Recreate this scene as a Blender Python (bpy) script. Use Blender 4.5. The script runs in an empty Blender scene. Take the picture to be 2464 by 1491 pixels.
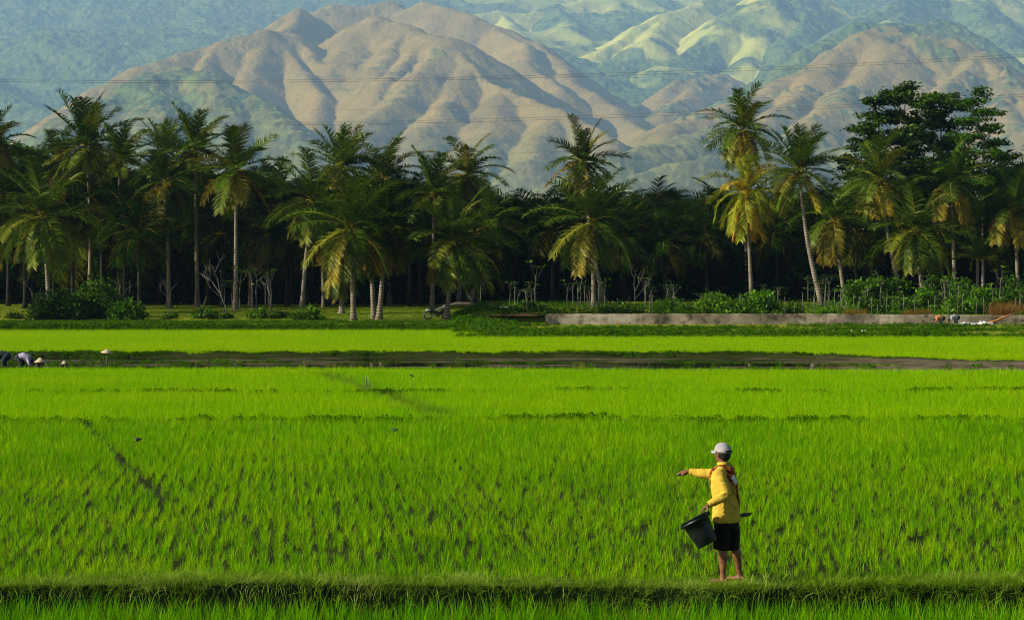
import bpy, bmesh, math, random
import numpy as np
from mathutils import Vector, Matrix, Euler
R = math.radians
rng = np.random.default_rng(7)
random.seed(7)
sc = bpy.context.scene
COL = sc.collection

# ------------------------------------------------------------------ camera frame
CH = 3.85                      # camera height
FD, CXD, HY = 5133.33, 1232.0, 633.1
def X(dx, Y): return (dx - CXD) / FD * Y
def Z(dy, Y): return CH - (dy - HY) / FD * Y
def P(dx, dy, Y): return Vector((X(dx, Y), Y, Z(dy, Y)))

# ------------------------------------------------------------------ helpers
def tag(o, label=None, cat=None, group=None, kind=None):
    if label: o['label'] = label
    if cat: o['category'] = cat
    if group: o['group'] = group
    if kind: o['kind'] = kind
    return o
def empty(name, loc, rz=0.0):
    o = bpy.data.objects.new(name, None); COL.objects.link(o)
    o.location = loc; o.rotation_euler = (0, 0, rz); o.empty_display_size = .3
    return o
def mesh_obj(name, me, mat=None, parent=None, link=True):
    o = bpy.data.objects.new(name, me)
    if link: COL.objects.link(o)
    if mat is not None:
        me.materials.clear(); me.materials.append(mat)
    if parent is not None: o.parent = parent
    return o
def np_mesh(name, co, quads=None, tris=None, tint=None, smooth=True):
    me = bpy.data.meshes.new(name)
    co = np.asarray(co, dtype=np.float32).reshape(-1, 3)
    nq = 0 if quads is None else len(quads); nt = 0 if tris is None else len(tris)
    me.vertices.add(len(co)); me.vertices.foreach_set('co', co.ravel())
    loops = []
    if nq: loops.append(np.asarray(quads, dtype=np.int32).ravel())
    if nt: loops.append(np.asarray(tris, dtype=np.int32).ravel())
    lv = np.concatenate(loops)
    me.loops.add(len(lv)); me.loops.foreach_set('vertex_index', lv)
    me.polygons.add(nq + nt)
    st = np.concatenate([np.arange(nq) * 4, nq * 4 + np.arange(nt) * 3]).astype(np.int32)
    me.polygons.foreach_set('loop_start', st)
    me.polygons.foreach_set('use_smooth', np.full(nq + nt, smooth, dtype=bool))
    me.update(calc_edges=True)
    if tint is not None:
        at = me.attributes.new('tint', 'FLOAT_COLOR', 'POINT')
        t = np.ones((len(co), 4), dtype=np.float32); tt = np.asarray(tint, dtype=np.float32)
        t[:, :tt.shape[1]] = tt
        at.data.foreach_set('color', t.ravel())
    return me
class MB:
    """collects rings / boxes / blobs as one mesh"""
    def __init__(s): s.v = []; s.f = []; s.t = []
    def add(s, vs, fs, t=0.0):
        n = len(s.v); s.v += [tuple(v) for v in vs]; s.f += [tuple(i + n for i in f) for f in fs]; s.t += [t] * len(vs)
    def tube(s, pts, rad, seg=10, cap=True, t=0.0, up=None):
        """pts: list of Vector; rad: list of r or (ra, rb); ra is along the side vector, rb along the other"""
        pts = [Vector(p) for p in pts]; n = len(pts); vs = []
        side = None
        for i, p in enumerate(pts):
            d = (pts[min(i + 1, n - 1)] - pts[max(i - 1, 0)]).normalized()
            if up is not None: sd = Vector(up) - d * d.dot(Vector(up)); sd.normalize()
            elif side is None:
                a = Vector((0, 0, 1)) if abs(d.z) < .8 else Vector((0, 1, 0)); sd = d.cross(a).normalized()
            else: sd = (side - d * d.dot(side)).normalized()
            side = sd; ot = d.cross(sd).normalized()
            r = rad[i] if isinstance(rad, (list, tuple)) else rad
            ra, rb = r if isinstance(r, (list, tuple)) else (r, r)
            for k in range(seg):
                a = 2 * math.pi * k / seg
                vs.append(p + sd * ra * math.cos(a) + ot * rb * math.sin(a))
        fs = []
        for i in range(n - 1):
            for k in range(seg):
                a = i * seg + k; b = i * seg + (k + 1) % seg
                fs.append((a, b, b + seg, a + seg))
        if cap:
            fs.append(tuple(range(seg))[::-1]); fs.append(tuple(range((n - 1) * seg, n * seg)))
        s.add(vs, fs, t)
    def box(s, c, h, rot=None, t=0.0):
        M = rot if rot is not None else Matrix.Identity(3)
        vs = [Vector(c) + M @ Vector((sx * h[0], sy * h[1], sz * h[2])) for sx in (-1, 1) for sy in (-1, 1) for sz in (-1, 1)]
        s.add(vs, [(0, 1, 3, 2), (4, 6, 7, 5), (0, 4, 5, 1), (2, 3, 7, 6), (0, 2, 6, 4), (1, 5, 7, 3)], t)
    def blob(s, c, r, rot=None, nu=14, nv=9, t=0.0):
        M = rot if rot is not None else Matrix.Identity(3)
        vs = [Vector(c) + M @ Vector((0, 0, r[2]))]
        for i in range(1, nv):
            th = math.pi * i / nv
            for k in range(nu):
                a = 2 * math.pi * k / nu
                vs.append(Vector(c) + M @ Vector((r[0] * math.sin(th) * math.cos(a), r[1] * math.sin(th) * math.sin(a), r[2] * math.cos(th))))
        vs.append(Vector(c) + M @ Vector((0, 0, -r[2])))
        fs = [(0, 1 + k, 1 + (k + 1) % nu) for k in range(nu)]
        for i in range(nv - 2):
            for k in range(nu):
                a = 1 + i * nu + k; b = 1 + i * nu + (k + 1) % nu
                fs.append((a, a + nu, b + nu, b))
        L = len(vs) - 1; o = 1 + (nv - 2) * nu
        fs += [(L, o + (k + 1) % nu, o + k) for k in range(nu)]
        s.add(vs, fs, t)
    def mesh(s, name='m', smooth=True):
        me = bpy.data.meshes.new(name); me.from_pydata(s.v, [], s.f); me.update()
        if smooth: me.polygons.foreach_set('use_smooth', [True] * len(me.polygons))
        if any(s.t):
            at = me.attributes.new('tint', 'FLOAT_COLOR', 'POINT')
            at.data.foreach_set('color', np.repeat(np.array(s.t, dtype=np.float32), 4))
        return me
    def build(s, name, mat, parent=None, smooth=True, remesh=None, it=3, subd=0):
        o = mesh_obj(name, s.mesh(name, smooth), None, parent)
        if remesh or subd:
            if remesh:
                m = o.modifiers.new('r', 'REMESH'); m.mode = 'VOXEL'; m.voxel_size = remesh; m.use_smooth_shade = True
                m2 = o.modifiers.new('s', 'SMOOTH'); m2.iterations = it; m2.factor = .5
            if subd: m3 = o.modifiers.new('d', 'SUBSURF'); m3.levels = subd; m3.render_levels = subd
            dg = bpy.context.evaluated_depsgraph_get()
            me = bpy.data.meshes.new_from_object(o.evaluated_get(dg)); o.modifiers.clear(); o.data = me
            me.polygons.foreach_set('use_smooth', [smooth] * len(me.polygons))
        o.data.materials.clear(); o.data.materials.append(mat)
        return o

# value noise in numpy
_T = rng.random((256, 256)).astype(np.float32)
def vnoise(x, y):
    xi = np.floor(x).astype(np.int64); yi = np.floor(y).astype(np.int64)
    fx = (x - xi).astype(np.float32); fy = (y - yi).astype(np.float32)
    fx = fx * fx * (3 - 2 * fx); fy = fy * fy * (3 - 2 * fy)
    a = _T[xi & 255, yi & 255]; b = _T[(xi + 1) & 255, yi & 255]
    c = _T[xi & 255, (yi + 1) & 255]; d = _T[(xi + 1) & 255, (yi + 1) & 255]
    return (a * (1 - fx) + b * fx) * (1 - fy) + (c * (1 - fx) + d * fx) * fy
def fbm(x, y, o=4, g=.5):
    s = 0; a = 1; n = 0
    for i in range(o):
        s = s + a * vnoise(x * 2 ** i + 17.3 * i, y * 2 ** i + 5.7 * i); n += a; a *= g
    return s / n
def sst(a, b, x):
    t = np.clip((x - a) / (b - a), 0, 1); return t * t * (3 - 2 * t)

# ------------------------------------------------------------------ materials
def new_mat(name):
    m = bpy.data.materials.new(name); m.use_nodes = True
    nt = m.node_tree; nt.nodes.clear()
    out = nt.nodes.new('ShaderNodeOutputMaterial')
    return m, nt, out
def nd(nt, t, **kw):
    n = nt.nodes.new(t)
    for k, v in kw.items():
        if k in n.inputs.keys(): n.inputs[k].default_value = v
        else: setattr(n, k, v)
    return n
def ramp(nt, src, stops):
    r = nt.nodes.new('ShaderNodeValToRGB'); e = r.color_ramp.elements
    while len(e) < len(stops): e.new(.5)
    for i, (p, c) in enumerate(stops):
        e[i].position = p; e[i].color = (*c, 1)
    nt.links.new(src, r.inputs[0]); return r.outputs[0]
def mixc(nt, fac, a, b, mode='MIX'):
    m = nt.nodes.new('ShaderNodeMix'); m.data_type = 'RGBA'; m.blend_type = mode
    for i, v in ((0, fac), (6, a), (7, b)):
        if hasattr(v, 'node'): nt.links.new(v, m.inputs[i])
        elif i == 0: m.inputs[0].default_value = v
        else: m.inputs[i].default_value = (*v, 1)
    return m.outputs[2]
def noise(nt, scale, detail=4, coord='Object', rough=.55, stretch=None, src=None):
    n = nd(nt, 'ShaderNodeTexNoise'); n.inputs['Scale'].default_value = scale
    n.inputs['Detail'].default_value = detail; n.inputs['Roughness'].default_value = rough
    if coord == 'World': g = nt.nodes.new('ShaderNodeNewGeometry').outputs['Position']
    else: g = nt.nodes.new('ShaderNodeTexCoord').outputs[coord]
    if stretch:
        mp = nt.nodes.new('ShaderNodeMapping'); mp.inputs['Scale'].default_value = stretch
        nt.links.new(g, mp.inputs[0]); g = mp.outputs[0]
    nt.links.new(g, n.inputs['Vector']); return n.outputs['Fac']
def pbsdf(nt, col, rough=.8, spec=.2, bump=None, bstr=.3, bdist=.02):
    b = nt.nodes.new('ShaderNodeBsdfPrincipled')
    if hasattr(col, 'node'): nt.links.new(col, b.inputs['Base Color'])
    else: b.inputs['Base Color'].default_value = (*col, 1)
    b.inputs['Roughness'].default_value = rough; b.inputs['Specular IOR Level'].default_value = spec
    if bump is not None:
        bp = nt.nodes.new('ShaderNodeBump'); bp.inputs['Strength'].default_value = bstr; bp.inputs['Distance'].default_value = bdist
        nt.links.new(bump, bp.inputs['Height']); nt.links.new(bp.outputs[0], b.inputs['Normal'])
    return b
def mottled(name, c1, c2, scale, rough=.85, spec=.2, bstr=.3, bdist=.02, detail=5, stretch=None, metal=0):
    m, nt, out = new_mat(name); c1 = tuple(v * .82 for v in c1); c2 = tuple(v * .82 for v in c2)
    f = noise(nt, scale, detail, stretch=stretch)
    c = ramp(nt, f, [(.32, c1), (.68, c2)])
    f2 = noise(nt, scale * 3.1, 3, stretch=stretch)
    b = pbsdf(nt, c, rough, spec, f2, bstr, bdist); b.inputs['Metallic'].default_value = metal
    nt.links.new(b.outputs[0], out.inputs[0]); return m
AF = .92
def leaf_mat(name, c1, c2, c3, trans=.35, tint=False, wscale=.15, gloss=.04, dry=None):
    """leaf: per-object/instance random, large-scale noise and (if tint) the tint attribute (r = dryness, g = lightness)"""
    m, nt, out = new_mat(name)
    af = AF * (.92 if 'rice' in name else .80)
    c1, c2, c3 = [tuple(v * af for v in c) for c in (c1, c2, c3)]
    if dry: dry = tuple(v * AF for v in dry)
    oi = nt.nodes.new('ShaderNodeObjectInfo')
    nz = noise(nt, wscale, 3, 'World')
    mth = nd(nt, 'ShaderNodeMath', operation='MULTIPLY_ADD'); mth.inputs[1].default_value = .45
    nt.links.new(oi.outputs['Random'], mth.inputs[0])
    sc_ = nd(nt, 'ShaderNodeMath', operation='MULTIPLY_ADD'); sc_.inputs[1].default_value = 1.3; sc_.inputs[2].default_value = -.38
    nt.links.new(nz, sc_.inputs[0]); nt.links.new(sc_.outputs[0], mth.inputs[2])
    c = ramp(nt, mth.outputs[0], [(.05, c1), (.5, c2), (.95, c3)])
    if tint:
        at = nd(nt, 'ShaderNodeAttribute', attribute_name='tint')
        sp = nt.nodes.new('ShaderNodeSeparateColor'); nt.links.new(at.outputs['Color'], sp.inputs[0])
        c = mixc(nt, sp.outputs[0], c, dry or (.30, .16, .02))
        hv = nt.nodes.new('ShaderNodeHueSaturation'); nt.links.new(c, hv.inputs['Color'])
        mm = nd(nt, 'ShaderNodeMath', operation='MULTIPLY_ADD'); mm.inputs[1].default_value = 1.1; mm.inputs[2].default_value = .45
        nt.links.new(sp.outputs[1], mm.inputs[0]); nt.links.new(mm.outputs[0], hv.inputs['Value']); c = hv.outputs[0]
    d = nt.nodes.new('ShaderNodeBsdfDiffuse'); t = nt.nodes.new('ShaderNodeBsdfTranslucent')
    nt.links.new(c, d.inputs[0]); nt.links.new(c, t.inputs[0])
    mx = nd(nt, 'ShaderNodeMixShader'); mx.inputs[0].default_value = trans
    nt.links.new(d.outputs[0], mx.inputs[1]); nt.links.new(t.outputs[0], mx.inputs[2])
    g = nt.nodes.new('ShaderNodeBsdfGlossy'); g.inputs['Roughness'].default_value = .45; g.inputs[0].default_value = (.9, 1, .5, 1)
    m2 = nd(nt, 'ShaderNodeMixShader'); m2.inputs[0].default_value = gloss
    nt.links.new(mx.outputs[0], m2.inputs[1]); nt.links.new(g.outputs[0], m2.inputs[2])
    nt.links.new(m2.outputs[0], out.inputs[0]); return m

M = {}
M['rice_near'] = leaf_mat('rice_near', (.05, .20, .001), (.11, .32, .001), (.19, .40, .002), .45, tint=True, wscale=.5, gloss=0, dry=(.42, .34, .02))
M['rice_main'] = leaf_mat('rice_main', (.09, .28, .001), (.175, .41, .001), (.27, .46, .001), .45, tint=True, wscale=.3, gloss=0, dry=(.50, .34, .03))
M['rice_far'] = leaf_mat('rice_far', (.16, .40, .001), (.24, .48, .001), (.32, .50, .001), .45, tint=True, wscale=.16, gloss=0, dry=(.5, .45, .02))
M['rice_back'] = leaf_mat('rice_back', (.20, .43, .001), (.28, .51, .001), (.37, .52, .001), .45, tint=True, wscale=.1, gloss=0, dry=(.5, .45, .02))
M['bundgrass'] = leaf_mat('bundgrass', (.10, .24, .004), (.22, .38, .015), (.40, .50, .09), .35, tint=True, wscale=1.2, gloss=0, dry=(.5, .45, .15))
M['weed'] = leaf_mat('weed', (.03, .09, .002), (.06, .16, .003), (.12, .24, .006), .3, wscale=.6, gloss=0)
M['weed_pale'] = leaf_mat('weed_pale', (.13, .32, .006), (.20, .40, .012), (.28, .42, .04), .3, tint=True, wscale=.6, gloss=0)
M['drygrass'] = leaf_mat('drygrass', (.14, .08, .02), (.26, .13, .025), (.36, .21, .05), .3, wscale=.5, gloss=0)
M['lawngrass'] = leaf_mat('lawngrass', (.06, .11, .003), (.12, .18, .005), (.20, .23, .01), .25, wscale=.15, gloss=0)
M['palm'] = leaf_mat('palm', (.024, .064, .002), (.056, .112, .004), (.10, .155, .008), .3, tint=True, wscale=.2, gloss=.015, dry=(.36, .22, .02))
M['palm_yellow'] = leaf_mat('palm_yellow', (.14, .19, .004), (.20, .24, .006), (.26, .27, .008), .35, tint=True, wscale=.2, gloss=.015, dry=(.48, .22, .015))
M['palm_dark'] = leaf_mat('palm_dark', (.008, .026, .001), (.014, .040, .001), (.024, .055, .002), .2, tint=True, wscale=.1, gloss=0)  # shaded copy of palm: the grove's gloom is put into the frond colour
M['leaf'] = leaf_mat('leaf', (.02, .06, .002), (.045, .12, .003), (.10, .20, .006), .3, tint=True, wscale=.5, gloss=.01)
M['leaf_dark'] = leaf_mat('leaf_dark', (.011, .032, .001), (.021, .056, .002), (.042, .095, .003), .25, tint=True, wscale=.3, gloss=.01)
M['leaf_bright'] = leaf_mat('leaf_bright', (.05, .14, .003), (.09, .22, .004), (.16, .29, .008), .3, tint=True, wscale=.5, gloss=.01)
M['under'] = leaf_mat('under', (.006, .020, .001), (.010, .030, .001), (.016, .042, .002), .15, tint=True, wscale=.1, gloss=0)  # near-black leaves: deep grove shade put into their colour

def bark(name, c1, c2, band=0.0):
    m, nt, out = new_mat(name)
    f = noise(nt, 2.2, 5, stretch=(1, 1, .5)); c = ramp(nt, f, [(.3, c1), (.7, c2)])
    h = noise(nt, 9, 3)
    if band:
        w = nt.nodes.new('ShaderNodeTexWave'); w.wave_type = 'BANDS'; w.bands_direction = 'Z'
        w.inputs['Scale'].default_value = band; w.inputs['Distortion'].default_value = 1.5
        tc = nt.nodes.new('ShaderNodeTexCoord'); nt.links.new(tc.outputs['Object'], w.inputs[0])
        dk = ramp(nt, w.outputs['Fac'], [(.1, (.45, .45, .42)), (.5, (1, 1, 1))])
        c = mixc(nt, 1.0, c, dk, 'MULTIPLY'); h = w.outputs['Fac']
    b = pbsdf(nt, c, .9, .1, h, .5, .03); nt.links.new(b.outputs[0], out.inputs[0]); return m
M['palmbark'] = bark('palmbark', (.13, .105, .07), (.30, .25, .18), 1.6)
M['darkbark'] = bark('darkbark', (.010, .012, .006), (.028, .028, .016))  # grove trunks: bark colour darkened to stand in for shade
M['bark'] = bark('bark', (.06, .05, .035), (.16, .13, .09))
M['palebark'] = bark('palebark', (.22, .19, .14), (.42, .37, .29))
M['stake'] = bark('stake', (.06, .058, .04), (.17, .16, .12))
M['coconut'] = mottled('coconut', (.10, .07, .02), (.30, .16, .03), 8)
M['wire'] = mottled('wire', (.06, .07, .09), (.10, .11, .14), 2, .6)
M['skin'] = mottled('skin', (.12, .045, .018), (.27, .11, .045), 9, .5, .35, .12, .004)
M['hair'] = mottled('hair', (.004, .004, .003), (.014, .012, .010), 60, .6, .3, .6, .004, stretch=(1, 1, .3))
M['shorts'] = mottled('shorts', (.003, .004, .003), (.010, .012, .009), 12, .85, .15, .4, .01)
M['bucket'] = mottled('bucket', (.004, .009, .006), (.009, .016, .011), 9, .48, .3, .1, .003)
M['steel'] = mottled('steel', (.25, .25, .25), (.4, .4, .4), 30, .4, .5, .1, .001, metal=1)
M['cap'] = mottled('cap', (.27, .255, .255), (.38, .355, .35), 16, .9, .1, .3, .004)
M['capdark'] = mottled('capdark', (.01, .01, .01), (.03, .03, .03), 40)
M['hand_mud_shadow'] = mottled('hand_mud_shadow', (.010, .012, .008), (.035, .030, .022), 30, .8)
M['white'] = mottled('white', (.60, .56, .52), (.82, .80, .78), 5, .9)
M['hat'] = mottled('hat', (.42, .30, .16), (.66, .52, .33), 20, .8, stretch=(1, 1, 4))
M['orange'] = mottled('orange', (.30, .11, .03), (.48, .22, .07), 9)
M['grey'] = mottled('grey', (.10, .11, .11), (.34, .34, .32), 9)
M['lilac'] = mottled('lilac', (.13, .11, .24), (.55, .50, .58), 9)
M['darkcloth'] = mottled('darkcloth', (.012, .018, .018), (.03, .045, .05), 9)
M['red'] = mottled('red', (.25, .04, .02), (.4, .1, .05), 9)
M['metaldark'] = mottled('metaldark', (.01, .01, .012), (.03, .03, .035), 9, .35, .5)
M['blue'] = mottled('blue', (.04, .09, .22), (.10, .18, .34), 9, .35, .5)
M['redsoil'] = mottled('redsoil', (.07, .045, .012), (.16, .08, .025), 1.2, .95, .05, .8, .05)
M['shirt'] = None
def shirt_mat():
    m, nt, out = new_mat('shirt')
    f = noise(nt, 3.5, 4); c = ramp(nt, f, [(.3, (.40, .27, .025)), (.7, (.52, .36, .045))])
    h = noise(nt, 7, 3, stretch=(1, 1, .55)); b = pbsdf(nt, c, .9, .1, h, .4, .02)
    nt.links.new(b.outputs[0], out.inputs[0]); return m
M['shirt'] = shirt_mat()
def sash_mat():
    m, nt, out = new_mat('sash')
    v = nd(nt, 'ShaderNodeTexVoronoi'); v.inputs['Scale'].default_value = 55
    tc = nt.nodes.new('ShaderNodeTexCoord'); nt.links.new(tc.outputs['Object'], v.inputs['Vector'])
    f = noise(nt, 6, 2)
    a = ramp(nt, v.outputs['Distance'], [(.32, (.60, .24, .045)), (.5, (.28, .05, .012)), (.68, (.03, .012, .008))])
    k = ramp(nt, v.outputs['Distance'], [(.3, (.42, .12, .02)), (.5, (.06, .012, .006))])
    c = mixc(nt, ramp(nt, f, [(.40, (0, 0, 0)), (.55, (1, 1, 1))]), k, a)
    b = pbsdf(nt, c, .9, .1, f, .3, .01); nt.links.new(b.outputs[0], out.inputs[0]); return m
M['sash'] = sash_mat()
def wall_mat():
    m, nt, out = new_mat('wall_concrete')
    f = noise(nt, .35, 5, 'World', .65); c = ramp(nt, f, [(.36, (.12, .10, .065)), (.48, (.28, .235, .165)), (.60, (.46, .40, .30))])
    g = noise(nt, 1.7, 6, 'World', .7); st = ramp(nt, g, [(.36, (.25, .24, .18)), (.5, (1, 1, 1))])
    c = mixc(nt, .9, c, st, 'MULTIPLY'); oi = nt.nodes.new('ShaderNodeObjectInfo'); c = mixc(nt, 1.0, c, ramp(nt, oi.outputs['Random'], [(0, (.55, .52, .46)), (1, (1, 1, 1))]), 'MULTIPLY')
    b = pbsdf(nt, c, .95, .1, g, .6, .03); nt.links.new(b.outputs[0], out.inputs[0]); return m
M['wall'] = wall_mat()

def ground_mat():
    m, nt, out = new_mat('ground')
    at = nd(nt, 'ShaderNodeAttribute', attribute_name='tint')
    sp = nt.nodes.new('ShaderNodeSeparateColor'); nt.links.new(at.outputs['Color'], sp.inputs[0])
    f = noise(nt, .9, 6, 'World', .65); f2 = noise(nt, .12, 4, 'World', .6, stretch=(.35, 1, 1))
    soil = ramp(nt, f, [(.3, (.010, .020, .002)), (.7, (.030, .034, .006))])
    lawn = ramp(nt, f2, [(.34, (.08, .13, .003)), (.5, (.17, .21, .006)), (.66, (.28, .25, .016))])
    lawn = mixc(nt, ramp(nt, f, [(.45, (0, 0, 0)), (.75, (1, 1, 1))]), lawn, (.04, .075, .006))
    mud = ramp(nt, f, [(.3, (.045, .034, .016)), (.7, (.15, .115, .07))])
    soil = mixc(nt, sp.outputs[2], soil, (.004, .009, .002)); c = mixc(nt, sp.outputs[0], soil, lawn); c = mixc(nt, sp.outputs[1], c, mud)  # blue tint darkens soil: bund face's shade painted in, plus the wet strip
    b = pbsdf(nt, c, .9, .04, f, .6, .06); nt.links.new(b.outputs[0], out.inputs[0]); return m
M['ground'] = ground_mat()
def water_mat():
    m, nt, out = new_mat('water')
    f = noise(nt, 3, 2, 'World', stretch=(1, .35, 1))
    b = pbsdf(nt, (.012, .014, .006), .04, .5, f, .10, .01); nt.links.new(b.outputs[0], out.inputs[0]); return m
M['water'] = water_mat()

# ------------------------------------------------------------------ ground
def xd_of(x, y): return x / np.maximum(y, 1) * FD + CXD
def pond_far(xd): return 19763.0 / (850 + 18 * sst(1750, 2500, xd) - 633.1)
def pond_near(xd): return 77.8 - 1.2 * sst(600, 2400, xd)
def bank_left(xd): return 1 - sst(1080, 1180, xd)
def b1(x): return 52.6 + 1.3 * (fbm(x * .16, x * 0 + 7, 2) - .5) + .25 * np.sin(x * .7)
def b2(x): return 64.2 + 1.8 * (fbm(x * .13, x * 0 + 2, 2) - .5) + .3 * np.sin(x * .5)
def gz(x, y):
    x = np.asarray(x, dtype=np.float64); y = np.asarray(y, dtype=np.float64)
    xd = xd_of(x, y)
    w = (fbm(x * .35 + 9, y * .35, 3) - .5)
    z = np.full(np.broadcast(x, y).shape, -.12)
    e = y + w * .35 + .10 * np.sin(x * .55) + .16 * (fbm(x * 1.6, x * 0 + 4, 2) - .5)
    z = np.where(e < 26.9, -.38 + .38 * sst(25.26, 25.46, e) + .16 * w - .12 * sst(26.0, 26.4, e), z)
    z = z + .09 * np.exp(-((y - b1(x)) / .22) ** 2) * sst(.35, .55, fbm(x * .12 + 3, y * 0 + 1, 2) + .12)
    z = z + .08 * np.exp(-((y - b2(x)) / .3) ** 2)
    pf = pond_far(xd) + w * .9; pn = pond_near(xd) + w * .5
    inp = sst(pn, pn + .35, y) * (1 - sst(pf - .15, pf + .12, y))
    inp = np.where((y > 70) & (y < 100), inp, 0)
    mudr = sst(1950, 2350, xd)
    pz = -.215 + .25 * (fbm(x * .22, y * 2.6, 4) - .5) + .075 * mudr + .03 * sst(.75, .95, (y - pn) / np.maximum(pf - pn, 1)) * (.25 + mudr)
    z = z * (1 - inp) + pz * inp
    z = z + .12 * np.exp(-((y - pf - .35) / .35) ** 2) * (1 + .8 * (fbm(x * 1.1, y * 0 + 2, 3) - .5) * 2)
    L = bank_left(xd)
    # left: thin bund, bank, lawn
    z = z + L * .28 * np.exp(-((y + w * 1.2 - 122.5) / .45) ** 2)
    lawn = sst(128.5, 131, y + w) * .30 + sst(137, 141, y) * .12
    z = z + L * lawn
    # right: bank with weeds
    rb = (1 - L)
    z = z + rb * (.12 * np.exp(-((y + w * 1.5 - 112) / 1.0) ** 2) + .06 * sst(113, 118, y) + .06 * sst(127, 130, y + w * 2) + .52 * sst(134.3, 135.5, y))
    z = z + .55 * np.exp(-((xd - 1150) / 45) ** 2 - ((y - 139) / 6) ** 2)
    z = z + sst(139, 175, y) * .25 * (fbm(x * .09, y * .09, 3) - .35)
    return z
def build_ground():
    ys = np.concatenate([np.linspace(-60, 18, 16), np.arange(20, 24.8, .25), np.arange(24.9, 27.2, .05), np.arange(27.3, 52, .35), np.arange(52, 53.3, .1),
                         np.arange(53.5, 63.4, .4), np.arange(63.4, 65, .12), np.arange(65.5, 77.8, .5), np.arange(78, 95, .1), np.arange(95.5, 110, .5),
                         np.arange(110, 142, .22), np.arange(142.5, 215, 1.0), np.geomspace(216, 21900, 80)])
    t = np.concatenate([[-.8, -.6, -.45], np.linspace(-.36, .36, 380), [.45, .6, .8]])
    TT, YY = np.meshgrid(t, ys); XX = np.clip(TT * np.maximum(YY + 3, 30), -12900, 12900)
    ZZ = gz(XX, YY)
    ZZ = np.where(YY < 20, -.4, ZZ)
    xd = xd_of(XX, YY); L = bank_left(xd)
    lawn = sst(128, 131, YY) * L + (1 - L) * sst(108, 112, YY)
    pf = pond_far(xd); pn = pond_near(xd)
    mud = ((YY > pn) & (YY < pf + .3)).astype(float) * np.clip(.02 + .5 * (ZZ > -.185) * (YY < pf - .8) + .98 * sst(1900, 2300, xd), 0, 1)
    co = np.stack([XX, YY, ZZ], -1).reshape(-1, 3)
    n, m_ = XX.shape; idx = np.arange(n * m_).reshape(n, m_)
    q = np.stack([idx[:-1, :-1], idx[:-1, 1:], idx[1:, 1:], idx[1:, :-1]], -1).reshape(-1, 4)
    me = np_mesh('ground', co, q, tint=np.stack([lawn.ravel(), mud.ravel(), (YY < 25.6).ravel() * 1.0], -1))  # third channel: shade put into the front bund's soil, and dark wet strip
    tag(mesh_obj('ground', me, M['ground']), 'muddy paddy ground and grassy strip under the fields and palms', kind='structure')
    wm = np_mesh('water', [(-60, 76, -.17), (60, 76, -.17), (60, 94.5, -.17), (-60, 94.5, -.17)], [(0, 1, 2, 3)])
    tag(mesh_obj('water', wm, M['water']), 'dark flooded paddy water reflecting the palms', kind='structure')
build_ground()

# ------------------------------------------------------------------ grass tufts & scatter
def tuft_mesh(name, n, h, spread, lean, wid, curve, flat=1.0, seg=3):
    co = []; q = []; tr = []; tn = []
    for _ in range(n):
        g_ = random.uniform(.15, .85); dr_ = random.uniform(.5, 1) if random.random() < .05 else 0
        a = random.uniform(0, 2 * math.pi); r0 = spread * math.sqrt(random.random())
        b = Vector((r0 * math.cos(a), r0 * math.sin(a), -.02))
        out = a + random.uniform(-.7, .7); le = random.gauss(0, 1) * lean + lean * .6; H = h * random.uniform(.6, 1.08)
        d = Vector((math.cos(out), math.sin(out), 0)); s = Vector((-math.sin(out + random.uniform(-1.2, 1.2)), math.cos(out), 0)).normalized()
        base = len(co); w = wid * random.uniform(.7, 1.2); p = b.copy(); ang = abs(le)
        for i in range(seg + 1):
            t = i / seg; ww = w * (1 - t ** 1.6) * (.7 + .6 * t)
            tv = (min(1, dr_ + (.16 if i == 0 else 0)), g_ * (.75 + .5 * t))
            if i < seg: co += [p - s * ww * .5, p + s * ww * .5]; tn += [tv, tv]
            else: co.append(p.copy()); tn.append(tv)
            st = H / seg
            p = p + (Vector((0, 0, 1)) * math.cos(ang) + d * math.sin(ang)) * st; ang += curve * random.uniform(.6, 1.4) / seg
        for i in range(seg - 1):
            k = base + 2 * i; q.append((k, k + 1, k + 3, k + 2))
        k = base + 2 * (seg - 1); tr.append((k, k + 1, k + 2))
    return np_mesh(name, [tuple(c) for c in co], q, tr, tint=tn)
def leafy_mesh(name, n, h, rad, size, flat=.5):
    """low leafy weed clump: leaf blades pointing every way in a mound"""
    co = []; q = []
    for _ in range(n):
        a = random.uniform(0, 6.283); r = rad * math.sqrt(random.random()); z = h * random.random() * (1 - (r / rad) ** 2 * .6)
        c = Vector((r * math.cos(a), r * math.sin(a), z))
        u = Vector((random.gauss(0, 1), random.gauss(0, 1), random.gauss(0, 1) * flat)).normalized()
        v = u.cross(Vector((random.gauss(0, 1), random.gauss(0, 1), random.gauss(0, 1)))).normalized()
        s = size * random.uniform(.6, 1.3); k = len(co)
        co += [c - u * s, c + v * s * .45, c + u * s, c - v * s * .45]; q.append((k, k + 1, k + 2, k + 3))
    return np_mesh(name, [tuple(c) for c in co], q)
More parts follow.
